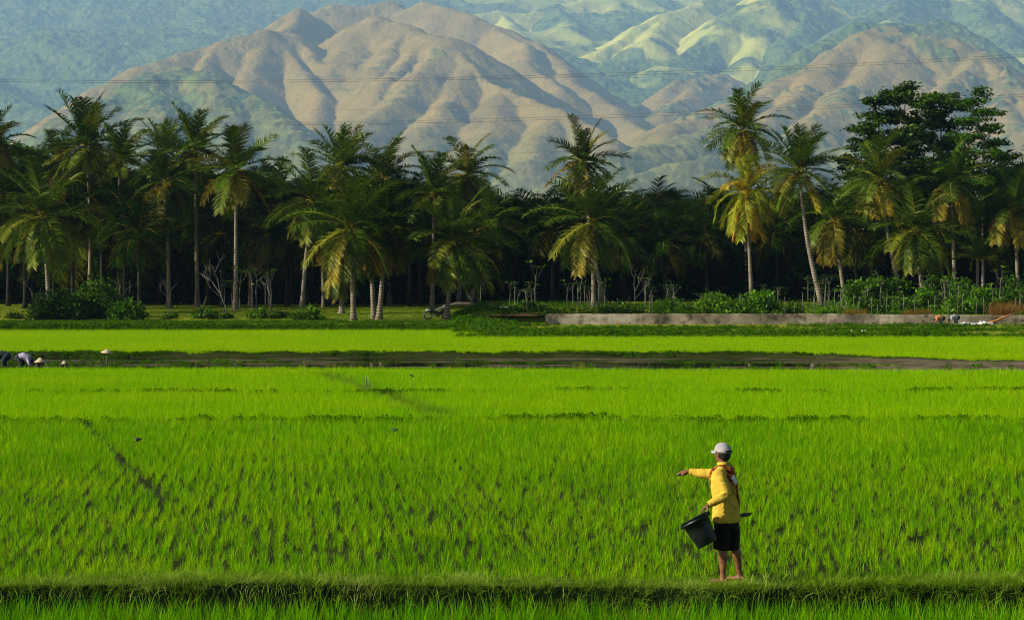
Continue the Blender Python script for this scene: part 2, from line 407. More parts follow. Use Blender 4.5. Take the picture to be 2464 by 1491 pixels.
def scatter(name, pts, scl, variants, mat, label, tilt=0.0, zs=None):
    """one 'stuff' object: geometry nodes put the clump meshes on its points"""
    n = len(pts); me = bpy.data.meshes.new(name)
    me.vertices.add(n); me.vertices.foreach_set('co', np.asarray(pts, dtype=np.float32).ravel())
    a = me.attributes.new('rot', 'FLOAT_VECTOR', 'POINT')
    rot = np.stack([rng.normal(0, 1, n) * tilt, rng.normal(0, 1, n) * tilt, rng.uniform(0, 6.283, n)], -1).astype(np.float32)
    a.data.foreach_set('vector', rot.ravel())
    a = me.attributes.new('scl', 'FLOAT', 'POINT'); a.data.foreach_set('value', np.asarray(scl, dtype=np.float32))
    a = me.attributes.new('pick', 'INT', 'POINT'); a.data.foreach_set('value', rng.integers(0, len(variants), n).astype(np.int32))
    o = mesh_obj(name, me, mat)
    c = bpy.data.collections.new(name + '_kinds')
    for i, v in enumerate(variants):
        vm = v.copy(); vm.materials.clear(); vm.materials.append(mat)
        vo = bpy.data.objects.new(name + '_clump', vm); c.objects.link(vo)
    ng = bpy.data.node_groups.new(name, 'GeometryNodeTree')
    ng.interface.new_socket('Geometry', in_out='INPUT', socket_type='NodeSocketGeometry')
    ng.interface.new_socket('Geometry', in_out='OUTPUT', socket_type='NodeSocketGeometry')
    gi = ng.nodes.new('NodeGroupInput'); go = ng.nodes.new('NodeGroupOutput')
    ip = ng.nodes.new('GeometryNodeInstanceOnPoints'); ci = ng.nodes.new('GeometryNodeCollectionInfo')
    ci.inputs['Collection'].default_value = c; ci.inputs['Separate Children'].default_value = True; ci.inputs['Reset Children'].default_value = True
    ip.inputs['Pick Instance'].default_value = True
    def attr(nm, ty):
        x = ng.nodes.new('GeometryNodeInputNamedAttribute'); x.data_type = ty; x.inputs['Name'].default_value = nm; return x.outputs['Attribute']
    ng.links.new(gi.outputs[0], ip.inputs['Points']); ng.links.new(ci.outputs[0], ip.inputs['Instance'])
    ng.links.new(attr('rot', 'FLOAT_VECTOR'), ip.inputs['Rotation']); ng.links.new(attr('scl', 'FLOAT'), ip.inputs['Scale'])
    ng.links.new(attr('pick', 'INT'), ip.inputs['Instance Index'])
    ng.links.new(ip.outputs[0], go.inputs[0])
    md = o.modifiers.new('scatter', 'NODES'); md.node_group = ng
    return tag(o, label, kind='stuff')
def grid_pts(y0, y1, sp, jit, rot=.12, wide=.30, keep=None, drop=.02):
    W = wide * y1 + 1
    n = int(2 * (W + (y1 - y0)) / sp) + 4
    a = (np.arange(n) - n / 2) * sp; gx, gy = np.meshgrid(a, a); gx = gx.ravel(); gy = gy.ravel()
    c, s = math.cos(rot), math.sin(rot); x = gx * c - gy * s; y = gx * s + gy * c + (y0 + y1) / 2
    x = x + rng.normal(0, jit, len(x)); y = y + rng.normal(0, jit, len(y))
    k = (y > y0) & (y < y1) & (np.abs(x) < wide * y + 1) & (rng.random(len(x)) > drop)
    x, y = x[k], y[k]
    if keep is not None: k = keep(x, y); x, y = x[k], y[k]
    return x, y
def put(x, y, dz=0.0): return np.stack([x, y, gz(x, y) + dz], -1)
def seg_dist(x, y, ax, ay, bx, by):
    dx, dy = bx - ax, by - ay; t = np.clip(((x - ax) * dx + (y - ay) * dy) / (dx * dx + dy * dy), 0, 1)
    return np.hypot(x - ax - t * dx, y - ay - t * dy)
def GD(dx, dy):
    Y = 19763.0 / (dy - 633.1) * (CH + .1) / CH; return X(dx, Y), Y

riceN = [tuft_mesh('rice', 20, .30, .05, .15, .0085, .4) for _ in range(6)]
riceA = [tuft_mesh('rice', 20, .25, .045, .15, .010, .45) for _ in range(7)]
riceB = [tuft_mesh('rice_dense', 30, .28, .11, .17, .012, .4, seg=2) for _ in range(5)]
# near strip
x, y = grid_pts(20.5, 25.02, .2, .028, .03)
scatter('rice_plants', put(x, y), rng.uniform(1.15, 1.6, len(x)), riceN, M['rice_near'], 'young rice in the strip in front of the grassy bund', .06)
# main field
la, lb = GD(185, 1005), GD(400, 1215)
def keep_main(x, y):
    d = seg_dist(x, y, *la, *lb); th = fbm(x * .9, y * .9, 3)
    sparse = rng.random(len(x)) < .06 * sst(.55, .7, th) * 6 * (1 - sst(30, 48, y)) 
    return (d > .05 + .12 * rng.random(len(x)) * (.4 + 1.2 * fbm(x * .8, y * .8, 2))) & ~sparse & (y < b1(x) - .02)
x, y = grid_pts(26.02, 54, .198, .042, .11, keep=keep_main)
scatter('rice_plants', put(x, y), rng.uniform(.75, 1.15, len(x)) * (.9 + .25 * sst(36, 46, y)) * (.9 + .25 * fbm(x * .3, y * .3, 3)), riceA, M['rice_main'], 'broad mid green rice field behind the sowing farmer', .07)
# mid fields
da, db = GD(775, 903), GD(1010, 985); dc = GD(1060, 1005)
def wline(x, y): return np.minimum(seg_dist(x, y, *da, *db), seg_dist(x, y, *db, *dc))
def keep_mid(x, y):
    return (wline(x, y) > .15 + .9 * fbm(x * .9, y * .9, 3) * rng.random(len(x))) & (y < pond_near(xd_of(x, y)) - .1) & ((np.abs(y - b2(x)) > .16) | (rng.random(len(x)) < .5)) & (y > b1(x) + .1)
x, y = grid_pts(51.5, 79, .2, .045, .14, keep=keep_mid, wide=.29)
scatter('rice_plants', put(x, y), rng.uniform(.75, 1.15, len(x)), riceB, M['rice_far'], 'bright yellow green rice between the middle bund and the flooded strip', .08)
# back fields
def keep_back(x, y):
    xd = xd_of(x, y); L = bank_left(xd)
    lim = L * 128.5 + (1 - L) * 110.8
    return (y > pond_far(xd) + .9) & (y < lim) & (np.abs(y - 122.5) > .5)
x, y = grid_pts(84, 129, .27, .06, .05, keep=keep_back, wide=.28)
scatter('rice_plants', put(x, y), rng.uniform(.85, 1.15, len(x)), riceB, M['rice_back'], 'pale lime rice field beyond the flooded strip', .08)

# bund grass
bg = [tuft_mesh('bund_grass', 16, .22, .07, .5, .007, 1.5, seg=4) for _ in range(6)]
n = 12000; x = rng.uniform(-9, 9, n); y = 25.40 + .95 * rng.random(n) ** 1.2 - .10 * np.sin(x * .55)
k = rng.random(n) < (.25 + .75 * fbm(x * 1.5, y * 2, 2)); x, y = x[k], y[k]
scatter('bund_grass', put(x, y), rng.uniform(.2, .7, len(x)) * (.5 + 1.3 * fbm(x * 1.3, y * 1.3, 3) ** 1.5 * 1.4), bg, M['bundgrass'], 'pale creeping grass covering the top of the front bund', .25)
# long blades drooping over the bund edge
n = 1000; x = rng.uniform(-8, 8, n); y = 25.36 + rng.uniform(0, .16, n) - .10 * np.sin(x * .55)
lg = [tuft_mesh('bund_blades', 5, .36, .06, .9, .011, 1.9, seg=5) for _ in range(5)]
scatter('bund_grass', put(x, y), rng.uniform(.5, 1.05, n), lg, M['bundgrass'], 'long arching grass blades drooping over the dark front face of the bund', .3)
x = np.concatenate([rng.normal(X(2045 / 1.16883, 25.75) - .1, .22, 70), rng.normal(X(2045 / 1.16883, 25.75) + .12, .18, 50)]); y = rng.uniform(25.35, 25.62, len(x))
scatter('bund_grass', put(x, y), rng.uniform(.5, .8, len(x)), bg, M['bundgrass'], 'taller pale grass around the bare feet of the farmer', .2)
# bund lines: low weeds
wd = [leafy_mesh('weeds', 46, .26, .28, .06) for _ in range(4)]
def line_pts(n, yf, sp, xr, prob):
    x = rng.uniform(*xr, n); y = yf(x) + rng.normal(0, sp, n); k = rng.random(n) < prob(x, y); return x[k], y[k]
x, y = line_pts(1500, b1, .14, (-15, 15), lambda x, y: sst(.42, .7, fbm(x * .9 + 4, y * 0 + 7, 4)) * .9 + .12)
scatter('bund_weeds', put(x, y), rng.uniform(.3, .75, len(x)), wd, M['weed'], 'dark weeds along the middle bund line')
x, y = line_pts(1700, b2, .16, (-18, 18), lambda x, y: sst(.42, .7, fbm(x * .8 + 1, y * 0 + 3, 4)) * .9 + .06)
scatter('bund_weeds', put(x, y), rng.uniform(.3, .7, len(x)), wd, M['weed'], 'dark weeds along the farther thin bund line')
t = rng.random(700); x = da[0] + (db[0] - da[0]) * t + rng.normal(0, .4, 700); y = da[1] + (db[1] - da[1]) * t + rng.normal(0, .5, 700)
t = rng.random(260); x = np.concatenate([x, db[0] + (dc[0] - db[0]) * t + rng.normal(0, .4, 260)]); y = np.concatenate([y, db[1] + (dc[1] - db[1]) * t + rng.normal(0, .5, 260)])
pale = [tuft_mesh('pale_weeds', 18, .5, .16, .45, .012, .9) for _ in range(4)]
scatter('bund_weeds', put(x, y), rng.uniform(.35, .7, len(x)), pale, M['weed_pale'], 'grey green grasses on the diagonal bund crossing the middle field')
# pond edges and far bund
x = rng.uniform(-25, 25, 3600); xd = xd_of(x, 93 + 0 * x); y = pond_far(xd) + .1 + rng.uniform(0, .7, len(x))
k = rng.random(len(x)) < .35 + .65 * (fbm(x * .8, y * 0, 3) > .5); x, y = x[k], y[k]
scatter('bund_weeds', put(x, y), rng.uniform(.2, .5, len(x)), wd, M['weed'], 'ragged dark weeds on the bund behind the flooded strip')
x = rng.uniform(-23, 23, 3800); xd = xd_of(x, 86 + 0 * x); pn = pond_near(xd); pf = pond_far(xd)
y = pn + (pf - pn) * rng.random(len(x)) ** 1.5
k = (rng.random(len(x)) < .15 + .85 * (1 - sst(300, 900, xd))) & (fbm(x * .5, y * 1.2, 3) > .5) & (y < pn + (pf - pn) * .75); x, y = x[k], y[k]
scatter('water_weeds', put(x, y), rng.uniform(.3, .8, len(x)), wd, M['weed'], 'low green weeds growing in the flooded strip')
# left thin bund, bank and right bank vegetation
x = rng.uniform(-36, 0, 3000); xd = xd_of(x, 122.5 + 0 * x); y = 122.5 + rng.normal(0, .3, len(x)); k = xd < 1150; x, y = x[k], y[k]
scatter('bund_weeds', put(x, y), rng.uniform(.6, 1.2, len(x)), wd, M['weed'], 'dark weedy line of the bund in the back left field')
x = rng.uniform(-40, -1, 6000); y = rng.uniform(129, 134.5, len(x)); k = xd_of(x, y) < 1130; x, y = x[k], y[k]
scatter('bank_weeds', put(x, y), rng.uniform(.2, .6, len(x)), wd, M['weed'], 'dark green weeds on the low bank in front of the lawn')
x = rng.uniform(-4, 42, 17000); y = rng.uniform(110.8, 133.6, len(x)); xd = xd_of(x, y)
ff = fbm(x * .12, y * .5, 3)
band = .5 + .5 * np.sin((y + fbm(x * .15, y * 0, 2) * 5) * .95)
k = (xd > 1090) & ((ff > .42) | (y < 114)) & (rng.random(len(x)) < .25 + .65 * band) & ((y < 131) | (xd < 1300)); x, y, band = x[k], y[k], band[k]
scatter('bank_weeds', put(x, y), rng.uniform(.3, .9, len(x)) * (.5 + .7 * band) * (1 + .5 * (y < 114)), wd, M['weed'], 'thick green weeds on the bank below the low concrete wall')
x = rng.uniform(-5, 4, 900); y = rng.uniform(118, 139, len(x)); k = np.abs(xd_of(x, y) - 1165) < 75; x, y = x[k], y[k]
scatter('bank_weeds', put(x, y, .05), rng.uniform(.7, 1.5, len(x)), wd, M['weed'], 'light green leafy mound left of the end of the wall')
lw = [tuft_mesh('lawn_grass', 14, .10, .2, .5, .02, .9, seg=2) for _ in range(4)]
x = rng.uniform(-46, 8, 15000); y = rng.uniform(137, 192, len(x)); k = xd_of(x, y) < 1700; x, y = x[k], y[k]
scatter('lawn_grass', put(x, y), rng.uniform(.8, 1.6, len(x)), lw, M['lawngrass'], 'short grass on the lawn under the palms')

# ------------------------------------------------------------------ farmer
def build_person_frame(): pass
FY = 25.75
def farmer():
    gx = X(2045 / 1.16883, FY)
    root = empty('person', (gx, FY, 0.0))
    tag(root, 'farmer in yellow long sleeved shirt, black shorts and pale cap on the bund', 'person')
    V = Vector
    fw = V((-.906, .423, 0)); lf = V((-.423, -.906, 0))
    hf = V((-.62, .785, 0)).normalized(); hl = V((-hf.y, hf.x, 0))
    hl = V((-.785, -.62, 0))
    b = MB()
    HM = Matrix((hl, hf, V((0, 0, 1)))).transposed()    # head frame: x = his left, y = forward
    hc = V((-.058, 0.01, 1.565))
    H = lambda x_, y_, z_: hc + HM @ V((x_, y_, z_))
    b.blob(H(0, -.012, .015), (.078, .098, .105), HM)
    b.blob(H(0, .022, -.045), (.060, .070, .080), HM)       # jaw
    b.blob(H(0, .078, -.088), (.026, .022, .022), HM)       # chin
    b.tube([H(0, .090, .012), H(0, .108, -.020), H(0, .092, -.030)], [.010, .016, .010], 8)  # nose
    for s in (-1, 1):
        b.blob(H(s * .034, .086, .016), (.016, .008, .009), HM, 8, 6)   # brow / eyelid
        b.blob(H(s * .080, -.005, -.018), (.010, .020, .033), HM, 10, 8)  # ear
        b.blob(H(s * .045, .058, -.03), (.022, .025, .025), HM, 8, 6)   # cheek
    b.blob(H(0, .092, -.055), (.024, .010, .006), HM, 8, 6); b.blob(H(0, .090, -.066), (.022, .010, .007), HM, 8, 6)  # lips
    b.tube([V((-.035, 0, 1.36)), V((-.045, .0, 1.44)), V((-.055, .008, 1.53))], [(.075, .07), .056, .058], 14)
    # torso under the shirt
    b.tube([V((.0, 0, .80)), V((-.0, 0, .95)), V((-.02, 0, 1.1)), V((-.035, 0, 1.25)), V((-.04, 0, 1.36)), V((-.04, 0, 1.41))],
           [(.16, .115), (.15, .105), (.155, .11), (.17, .115), (.15, .09), (.08, .06)], 20, up=lf)
    # arms
    ls, le, lw_ = V((-.115, -.165, 1.345)), V((-.035, -.235, 1.08)), V((-.252, -.285, .965))
    rs, re, rw = V((.03, .165, 1.345)), V((-.20, .27, 1.275)), V((-.43, .345, 1.305))
    b.tube([ls, ls.lerp(le, .5), le], [.050, .046, .038], 12); b.tube([le, le.lerp(lw_, .35), lw_], [.039, .040, .025], 12)
    b.tube([rs, rs.lerp(re, .5), re], [.050, .046, .038], 12); b.tube([re, re.lerp(rw, .35), rw], [.039, .040, .026], 12)
    # left hand gripping the bucket rim
    hd = V((-.80, -.12, -.58)).normalized(); pc = lw_ + hd * .055
    b.tube([lw_, lw_ + hd * .03, lw_ + hd * .085], [(.026, .02), (.040, .018), (.042, .016)], 12, up=V((.0, 1, 0)))
    for i, (o_, ln) in enumerate(((-.033, .92), (-.011, 1.0), (.011, .95), (.032, .78))):
        a0 = lw_ + hd * .082 + V((0, o_, 0)); a1 = a0 + (hd * .9 + V((-.15, 0, -.3))).normalized() * .036 * ln
        a2 = a1 + V((.25, 0, -.97)) * .026 * ln; a3 = a2 + V((.8, 0, -.5)).normalized() * .020 * ln
        b.tube([a0 - hd * .015, a0, a1, a2, a3], [.0095, .0098, .009, .0082, .006], 8)
    t0 = lw_ + hd * .03 + V((.012, -.034, 0)); b.tube([t0, t0 + V((.0, -.02, -.035)), t0 + V((-.022, -.018, -.062))], [.013, .0115, .008], 8)
    # right hand stretched out, palm down, fingers spread
    pd = (rw - re).normalized(); pd = (pd + V((-.1, .0, -.22))).normalized(); sd = pd.cross(V((0, 0, 1))).normalized(); sd = (sd + V((0, 0, .35))).normalized()
    b.tube([rw, rw + pd * .035, rw + pd * .09], [(.027, .020), (.040, .018), (.042, .015)], 12, up=sd)
    for i, (o_, ln, sp_) in enumerate(((-.034, .066, -.22), (-.012, .078, -.06), (.011, .074, .08), (.033, .058, .25))):
        a0 = rw + pd * .085 + sd * o_; d1 = (pd + sd * sp_ + V((0, 0, -.12 - .10 * i))).normalized(); a1 = a0 + d1 * ln * .5
        d2 = (d1 + V((0, 0, -.45))).normalized(); a2 = a1 + d2 * ln * .3; d3 = (d2 + V((0, 0, -.4))).normalized(); a3 = a2 + d3 * ln * .25
        b.tube([a0 - pd * .015, a0, a1, a2, a3], [.0095, .0098, .0088, .008, .006], 8)
    t0 = rw + pd * .03 - sd * .034; b.tube([t0, t0 + (pd - sd * .8).normalized() * .035, t0 + (pd - sd * .3 + V((0, 0, -.3))).normalized() * .065], [.013, .011, .008], 8)
    # legs
    lh, lk, la_ = V((-.055, -.085, .84)), V((-.078, -.095, .46)), V((-.058, -.10, .085))
    rh, rk, ra_ = V((.035, .085, .84)), V((.085, .10, .46)), V((.168, .135, .095))
    for h_, k_, a_ in ((lh, lk, la_), (rh, rk, ra_)):
        bk = -fw
        b.tube([h_, h_.lerp(k_, .5), k_], [.085, .074, .056], 14)
        b.tube([k_, k_.lerp(a_, .12) + bk * .004, k_.lerp(a_, .33) + bk * .016, k_.lerp(a_, .62) + bk * .008, k_.lerp(a_, .88), a_], [.056, .053, .060, .046, .034, .036], 14)
        b.blob(k_ + fw * .025, (.038, .038, .045), None, 10, 8)
        f0 = V((a_.x, a_.y, .03)); b.tube([f0 - fw * .06, f0 - fw * .02 + V((0, 0, .012)), f0 + fw * .09, f0 + fw * .165], [(.028, .028), (.036, .038), (.042, .024), (.038, .012)], 12, up=lf)
        b.tube([a_, f0], [.036, .036], 10)
        for j in range(5):
            tq = f0 + fw * (.165 - .012 * j) + lf * (.028 - .014 * j) * (1 if h_ is rh else -1) + V((0, 0, -.008)); b.tube([tq - fw * .02, tq + fw * .015], [.009, .008], 6)
    b.build('body', M['skin'], root, remesh=.0055, it=3)
    # hair
    hb = MB(); hb.blob(H(0, -.030, .005), (.0835, .092, .100), HM, 20, 14); hb.blob(H(0, -.055, -.035), (.070, .058, .062), HM, 16, 10)
    hb.build('hair', M['hair'], root, remesh=.006, it=2)
    # ear stays visible in front of the hair
    # shirt
    s = MB()
    def C(z): # torso axis
        return V((np.interp(z, [.72, .9, 1.1, 1.25, 1.4], [-.010, -.012, -.040, -.045, -.040]), 0, z))
    zs = [.735, .76, .85, .95, 1.05, 1.15, 1.25, 1.32, 1.375, 1.405, 1.425]
    ra = [.205, .205, .200, .19, .185, .19, .196, .18, .125, .085, .066]
    rb = [.172, .172, .162, .15, .145, .15, .150, .14, .112, .085, .066]
    s.tube([C(z) for z in zs], list(zip(ra, rb)), 32, up=lf)
    s.tube([ls + V((.03, .05, .0)), ls, ls.lerp(le, .5), le + V((.012, .0, -.005)), le + (lw_ - le) * .1], [.075, .078, .070, .064, .058], 16)
    s.tube([le, le.lerp(lw_, .3), le.lerp(lw_, .7), le.lerp(lw_, .93)], [.062, .060, .050, .040], 16)
    s.tube([rs - V((.0, .05, 0)), rs, rs.lerp(re, .5), re], [.085, .082, .074, .066], 16)
    s.tube([re + (rs - re) * .1, re.lerp(rw, .3), re.lerp(rw, .75), re.lerp(rw, .93)], [.066, .062, .048, .040], 16)
    s.blob(C(1.30) + V((-.01, 0, 0)) - fw * .05, (.12, .10, .10), None)
    # fold ridges
    for (p0, p1, r_) in ((V((-.15, -.225, 1.30)), V((-.02, -.285, 1.12)), .022), (le + V((.02, -.05, .04)), le + V((-.10, -.055, .0)), .016), (le + V((0, -.05, .01)), le + V((-.12, -.05, -.045)), .014),
                         (V((.02, -.19, .99)), V((.12, -.12, .90)), .018), (V((-.06, -.20, .93)), V((.08, -.165, .84)), .017), (V((-.14, -.16, .86)), V((-.02, -.2, .79)), .017), (V((.06, -.16, 1.2)), V((.10, -.12, 1.02)), .018),
                         (re + V((.02, -.05, .03)), re + V((-.10, -.03, .02)), .012)):
        s.tube([p0, p0.lerp(p1, .5), p1], [.004, r_, .004], 8)
    so = s.build('shirt', M['shirt'], root, remesh=.008, it=4)
    from mathutils import noise as mn
    for vv in so.data.vertices:
        p_ = vv.co; n1_ = mn.noise(Vector((p_.x * 9, p_.y * 9, p_.z * 16 + p_.x * 8))); n2_ = mn.noise(Vector((p_.x * 26 + 5, p_.y * 26, p_.z * 34)))
        vv.co = p_ + vv.normal * (.0065 * (abs(n1_) ** .8 * 1.6 - .6) + .0025 * n2_)
    # collar
    c = MB(); nv = 24; ring = []
    c.tube([V((-.045, .0, 1.425)), V((-.047, .001, 1.440)), V((-.048, .002, 1.456))], [(.078, .074), (.068, .066), (.066, .066)], 24, cap=False, up=lf)
    c.tube([V((-.045, .0, 1.425)), V((-.048, .002, 1.455))], [(.082, .078), (.071, .071)], 24, cap=False, up=lf)
    co = c.build('collar', M['shirt'], so)
    # cuffs
    for a0, a1 in ((le.lerp(lw_, .88), lw_), (re.lerp(rw, .85), rw.lerp(re, .02))):
        k = MB(); k.tube([a0, a0.lerp(a1, .5), a1], [.043, .044, .037], 16, cap=False); k.tube([a0, a1], [.039, .034], 16, cap=False); k.build('cuff', M['shirt'], so)
    # shorts
    p = MB()
    p.tube([V((-.008, 0, .80)), V((-.008, 0, .70)), V((-.012, 0, .64))], [(.16, .13), (.182, .148), (.178, .145)], 24, up=lf)
    p.tube([lh + V((.01, .03, -.06)), V((-.065, -.085, .60)), V((-.092, -.095, .405))], [.10, .108, .094], 18)
    p.tube([rh + V((.0, -.02, -.06)), V((.055, .085, .60)), V((.070, .095, .385))], [.115, .112, .092], 18)
    p.build('shorts', M['shorts'], root, remesh=.009, it=3)
    # cap
    cp = MB(); cc = H(0, -.014, .022)
    vs = []; fs = []; nu, nv = 28, 10
    for i in range(nv + 1):
        th = (math.pi / 2) * (1 - i / nv)
        for k_ in range(nu):
            a = 2 * math.pi * k_ / nu
            vs.append(H(.0905 * math.sin(th) ** .85 * math.cos(a), -.014 + .112 * math.sin(th) ** .85 * math.sin(a), .012 - .012 * math.sin(a) * math.sin(th) * -1 + .106 * math.cos(th)))
    for i in range(nv):
        for k_ in range(nu):
            a = i * nu + k_; b_ = i * nu + (k_ + 1) % nu; fs.append((a, b_, b_ + nu, a + nu))
    cp.add(vs, fs); cap = cp.build('cap', M['cap'], root)
    m = cap.modifiers.new('t', 'SOLIDIFY'); m.thickness = .004
    v = MB(); vs = []; fs = []; n1 = 14
    for j in range(4):
        for i in range(n1 + 1):
            a = math.pi * (.12 + .76 * i / n1); ex = j / 3
            rr = ex * .078 * math.sin((a - .12 * math.pi) / .76 / 1.0) ** .5 if 0 < i < n1 else 0
            vs.append(H(.090 * math.cos(a), -.014 + .111 * math.sin(a) + rr, .026 - .010 * ex - .03 * abs(math.cos(a)) * ex))
    for j in range(3):
        for i in range(n1): a = j * (n1 + 1) + i; fs.append((a, a + 1, a + n1 + 2, a + n1 + 1))
    v.add(vs, fs); vo = v.build('visor', M['cap'], cap); m = vo.modifiers.new('t', 'SOLIDIFY'); m.thickness = .005
    st = MB(); pts = [H(.088 * math.cos(a), -.014 + .116 * math.sin(a), .022) for a in [math.pi * (1.30 + .4 * i / 8) for i in range(9)]]
    st.tube(pts, [(.004, .014)] * 9, 8); st.build('strap', M['capdark'], cap)
    bt = MB(); bt.blob(H(0, -.014, .119), (.009, .009, .005)); bt.build('button', M['cap'], cap)
    # sash
    off = .012
    def S(phi, z, o_=off):
        a = np.interp(z, zs, ra) + o_; bb = np.interp(z, zs, rb) + o_
        return C(z) + lf * a * math.cos(R(phi)) + fw * bb * math.sin(R(phi))
    keys = [(100, 1.15), (72, 1.30), (48, 1.385), (10, 1.425), (-38, 1.385), (-62, 1.30), (-82, 1.20), (-104, 1.09), (-128, .99), (-152, .91), (-180, .88), (-215, .90), (-238, 1.0), (-260, 1.15)]
    pts = []
    for i in range(len(keys) - 1):
        for t in (0, .25, .5, .75):
            pts.append(S(keys[i][0] * (1 - t) + keys[i + 1][0] * t, keys[i][1] * (1 - t) + keys[i + 1][1] * t))
    pts.append(pts[0]); sm = []
    n_ = len(pts) - 1
    for i in range(n_ + 1): sm.append((pts[(i - 1) % n_] + pts[i % n_] * 2 + pts[(i + 1) % n_]) / 4)
    q = MB(); vs = []; fs = []
    for i, pt in enumerate(sm):
        d = (sm[(i + 1) % n_] - sm[(i - 1) % n_]).normalized(); nrm = pt - C(pt.z); nrm.z = .9 if pt.z > 1.37 else 0; nrm.normalize()
        w = d.cross(nrm).normalized(); hw = .056 + .010 * math.sin(i * .7)
        if 9 < i < 19: hw = .066
        if i < 7 or i > 40: hw = .032
        for u, th in ((-1, 0), (-.5, .010), (0, .004), (.5, .011), (1, 0)): vs.append(pt + w * hw * u + nrm * (th + .002))
    for i in range(n_):
        for k_ in range(4): a = i * 5 + k_; fs.append((a, a + 1, a + 6, a + 5))
    q.add(vs, fs); sash = q.build('sash', M['sash'], root); m = sash.modifiers.new('t', 'SOLIDIFY'); m.thickness = .006
    q = MB(); vs = []; fs = []; ii = range(20, 25)
    for i in ii:
        pt = sm[i]; d = (sm[i + 1] - sm[i - 1]).normalized(); nrm = pt - C(pt.z); nrm.z = 0; nrm.normalize(); w = d.cross(nrm).normalized()
        for u in (-1, 1): vs.append(pt + w * .032 * u + nrm * .017)
    for i in range(4): fs.append((2 * i, 2 * i + 1, 2 * i + 3, 2 * i + 2))
    q.add(vs, fs); po = q.build('patch', M['white'], sash); m = po.modifiers.new('t', 'SOLIDIFY'); m.thickness = .003
    # dark blob under the stretched-out palm: mud and its shadow in one colour
    g = MB(); gp = rw + pd * .075 + V((0, -.004, -.022)); g.blob(gp, (.052, .034, .022)); g.blob(gp + pd * .05 + V((0, 0, -.012)), (.026, .024, .014))
    for i, (o_, ln, sp_) in enumerate(((-.036, .070, -.25), (-.012, .080, -.06), (.012, .074, .10), (.036, .060, .30))):
        a0 = rw + pd * .082 + sd * o_ + V((0, 0, -.008)); d1 = (pd + sd * sp_ + V((0, 0, -.18 - .10 * i))).normalized(); g.tube([a0, a0 + d1 * ln * .6, a0 + d1 * ln * .95 + V((0, 0, -.012))], [.011, .0105, .008], 8)
    g.tube([rw + pd * .01 + V((0, 0, -.012)), rw + pd * .05 + V((0, 0, -.018))], [(.026, .014), (.036, .016)], 10, up=sd); g.build('palm_mud_shadow', M['hand_mud_shadow'], root, remesh=.006)
    # bucket
    Bk = empty('bucket', (gx - .258, FY - .30, .50))
    tag(Bk, 'black plastic bucket held tilted by its rim in the farmer\'s left hand', 'bucket')
    o0 = V((0, 0, 0)); mth = V((-.415 + .258, .0, .797 - .50)); ax = mth.normalized(); L_ = mth.length + .02; ax = (ax + V((0, .13, 0))).normalized()
    bb = MB(); prof = [(0, .0), (0, .118), (.02, .125), (.5, .150), (.86, .166), (.865, .176), (.90, .177), (.905, .170), (1.0, .174), (1.0, .181), (.985, .183)]
    inner = [(1.0, .168), (.5, .144), (.03, .118), (.03, 0)]
    allp = prof + inner; a0 = ax.cross(V((0, 1, 0))).normalized(); a1 = ax.cross(a0).normalized(); vs = []; fs = []; N_ = 36
    for (t, r_) in allp:
        for k_ in range(N_):
            an = 2 * math.pi * k_ / N_; vs.append(ax * L_ * t + (a0 * math.cos(an) + a1 * math.sin(an)) * max(r_, .001))
    for i in range(len(allp) - 1):
        for k_ in range(N_): a = i * N_ + k_; b_ = i * N_ + (k_ + 1) % N_; fs.append((a, b_, b_ + N_, a + N_))
    bb.add(vs, fs); tub = bb.build('tub', M['bucket'], Bk)
    for sgn in (-1, 1):
        e = MB(); pc_ = ax * L_ * .90 + a0 * .185 * sgn; e.box(pc_, (.012, .028, .022), Matrix((a0, a1, ax)).transposed()); e.build('handle_lug', M['bucket'], Bk)
    hp = [ax * L_ * .9 + a0 * .19 * math.cos(t_) - (a1 * .10 + ax * .02) * math.sin(t_) + V((0, 0, -.03)) * math.sin(t_) for t_ in np.linspace(0, math.pi, 14)]
    hh = MB(); hh.tube(hp, .0025, 6); hh.build('handle', M['steel'], Bk)
    # dark pointed sheath behind the hip
    kn = empty('machete', (gx + .17, FY + .05, .80)); tag(kn, 'dark pointed machete tip sticking out behind the farmer\'s hip', 'machete')
    z = MB(); z.tube([V((-.14, .02, -.03)), V((-.02, .0, -.005)), V((.05, 0, .012)), V((.10, 0, .018)), V((.15, 0, .035))], [(.018, .006), (.020, .006), (.024, .005), (.020, .004), (.002, .002)], 10, up=V((0, 0, 1)))
    z.build('blade', M['metaldark'], kn)
    z = MB(); z.tube([V((-.22, .04, -.045)), V((-.14, .02, -.03))], [.014, .013], 8); z.build('grip', M['bark'], kn)
farmer()

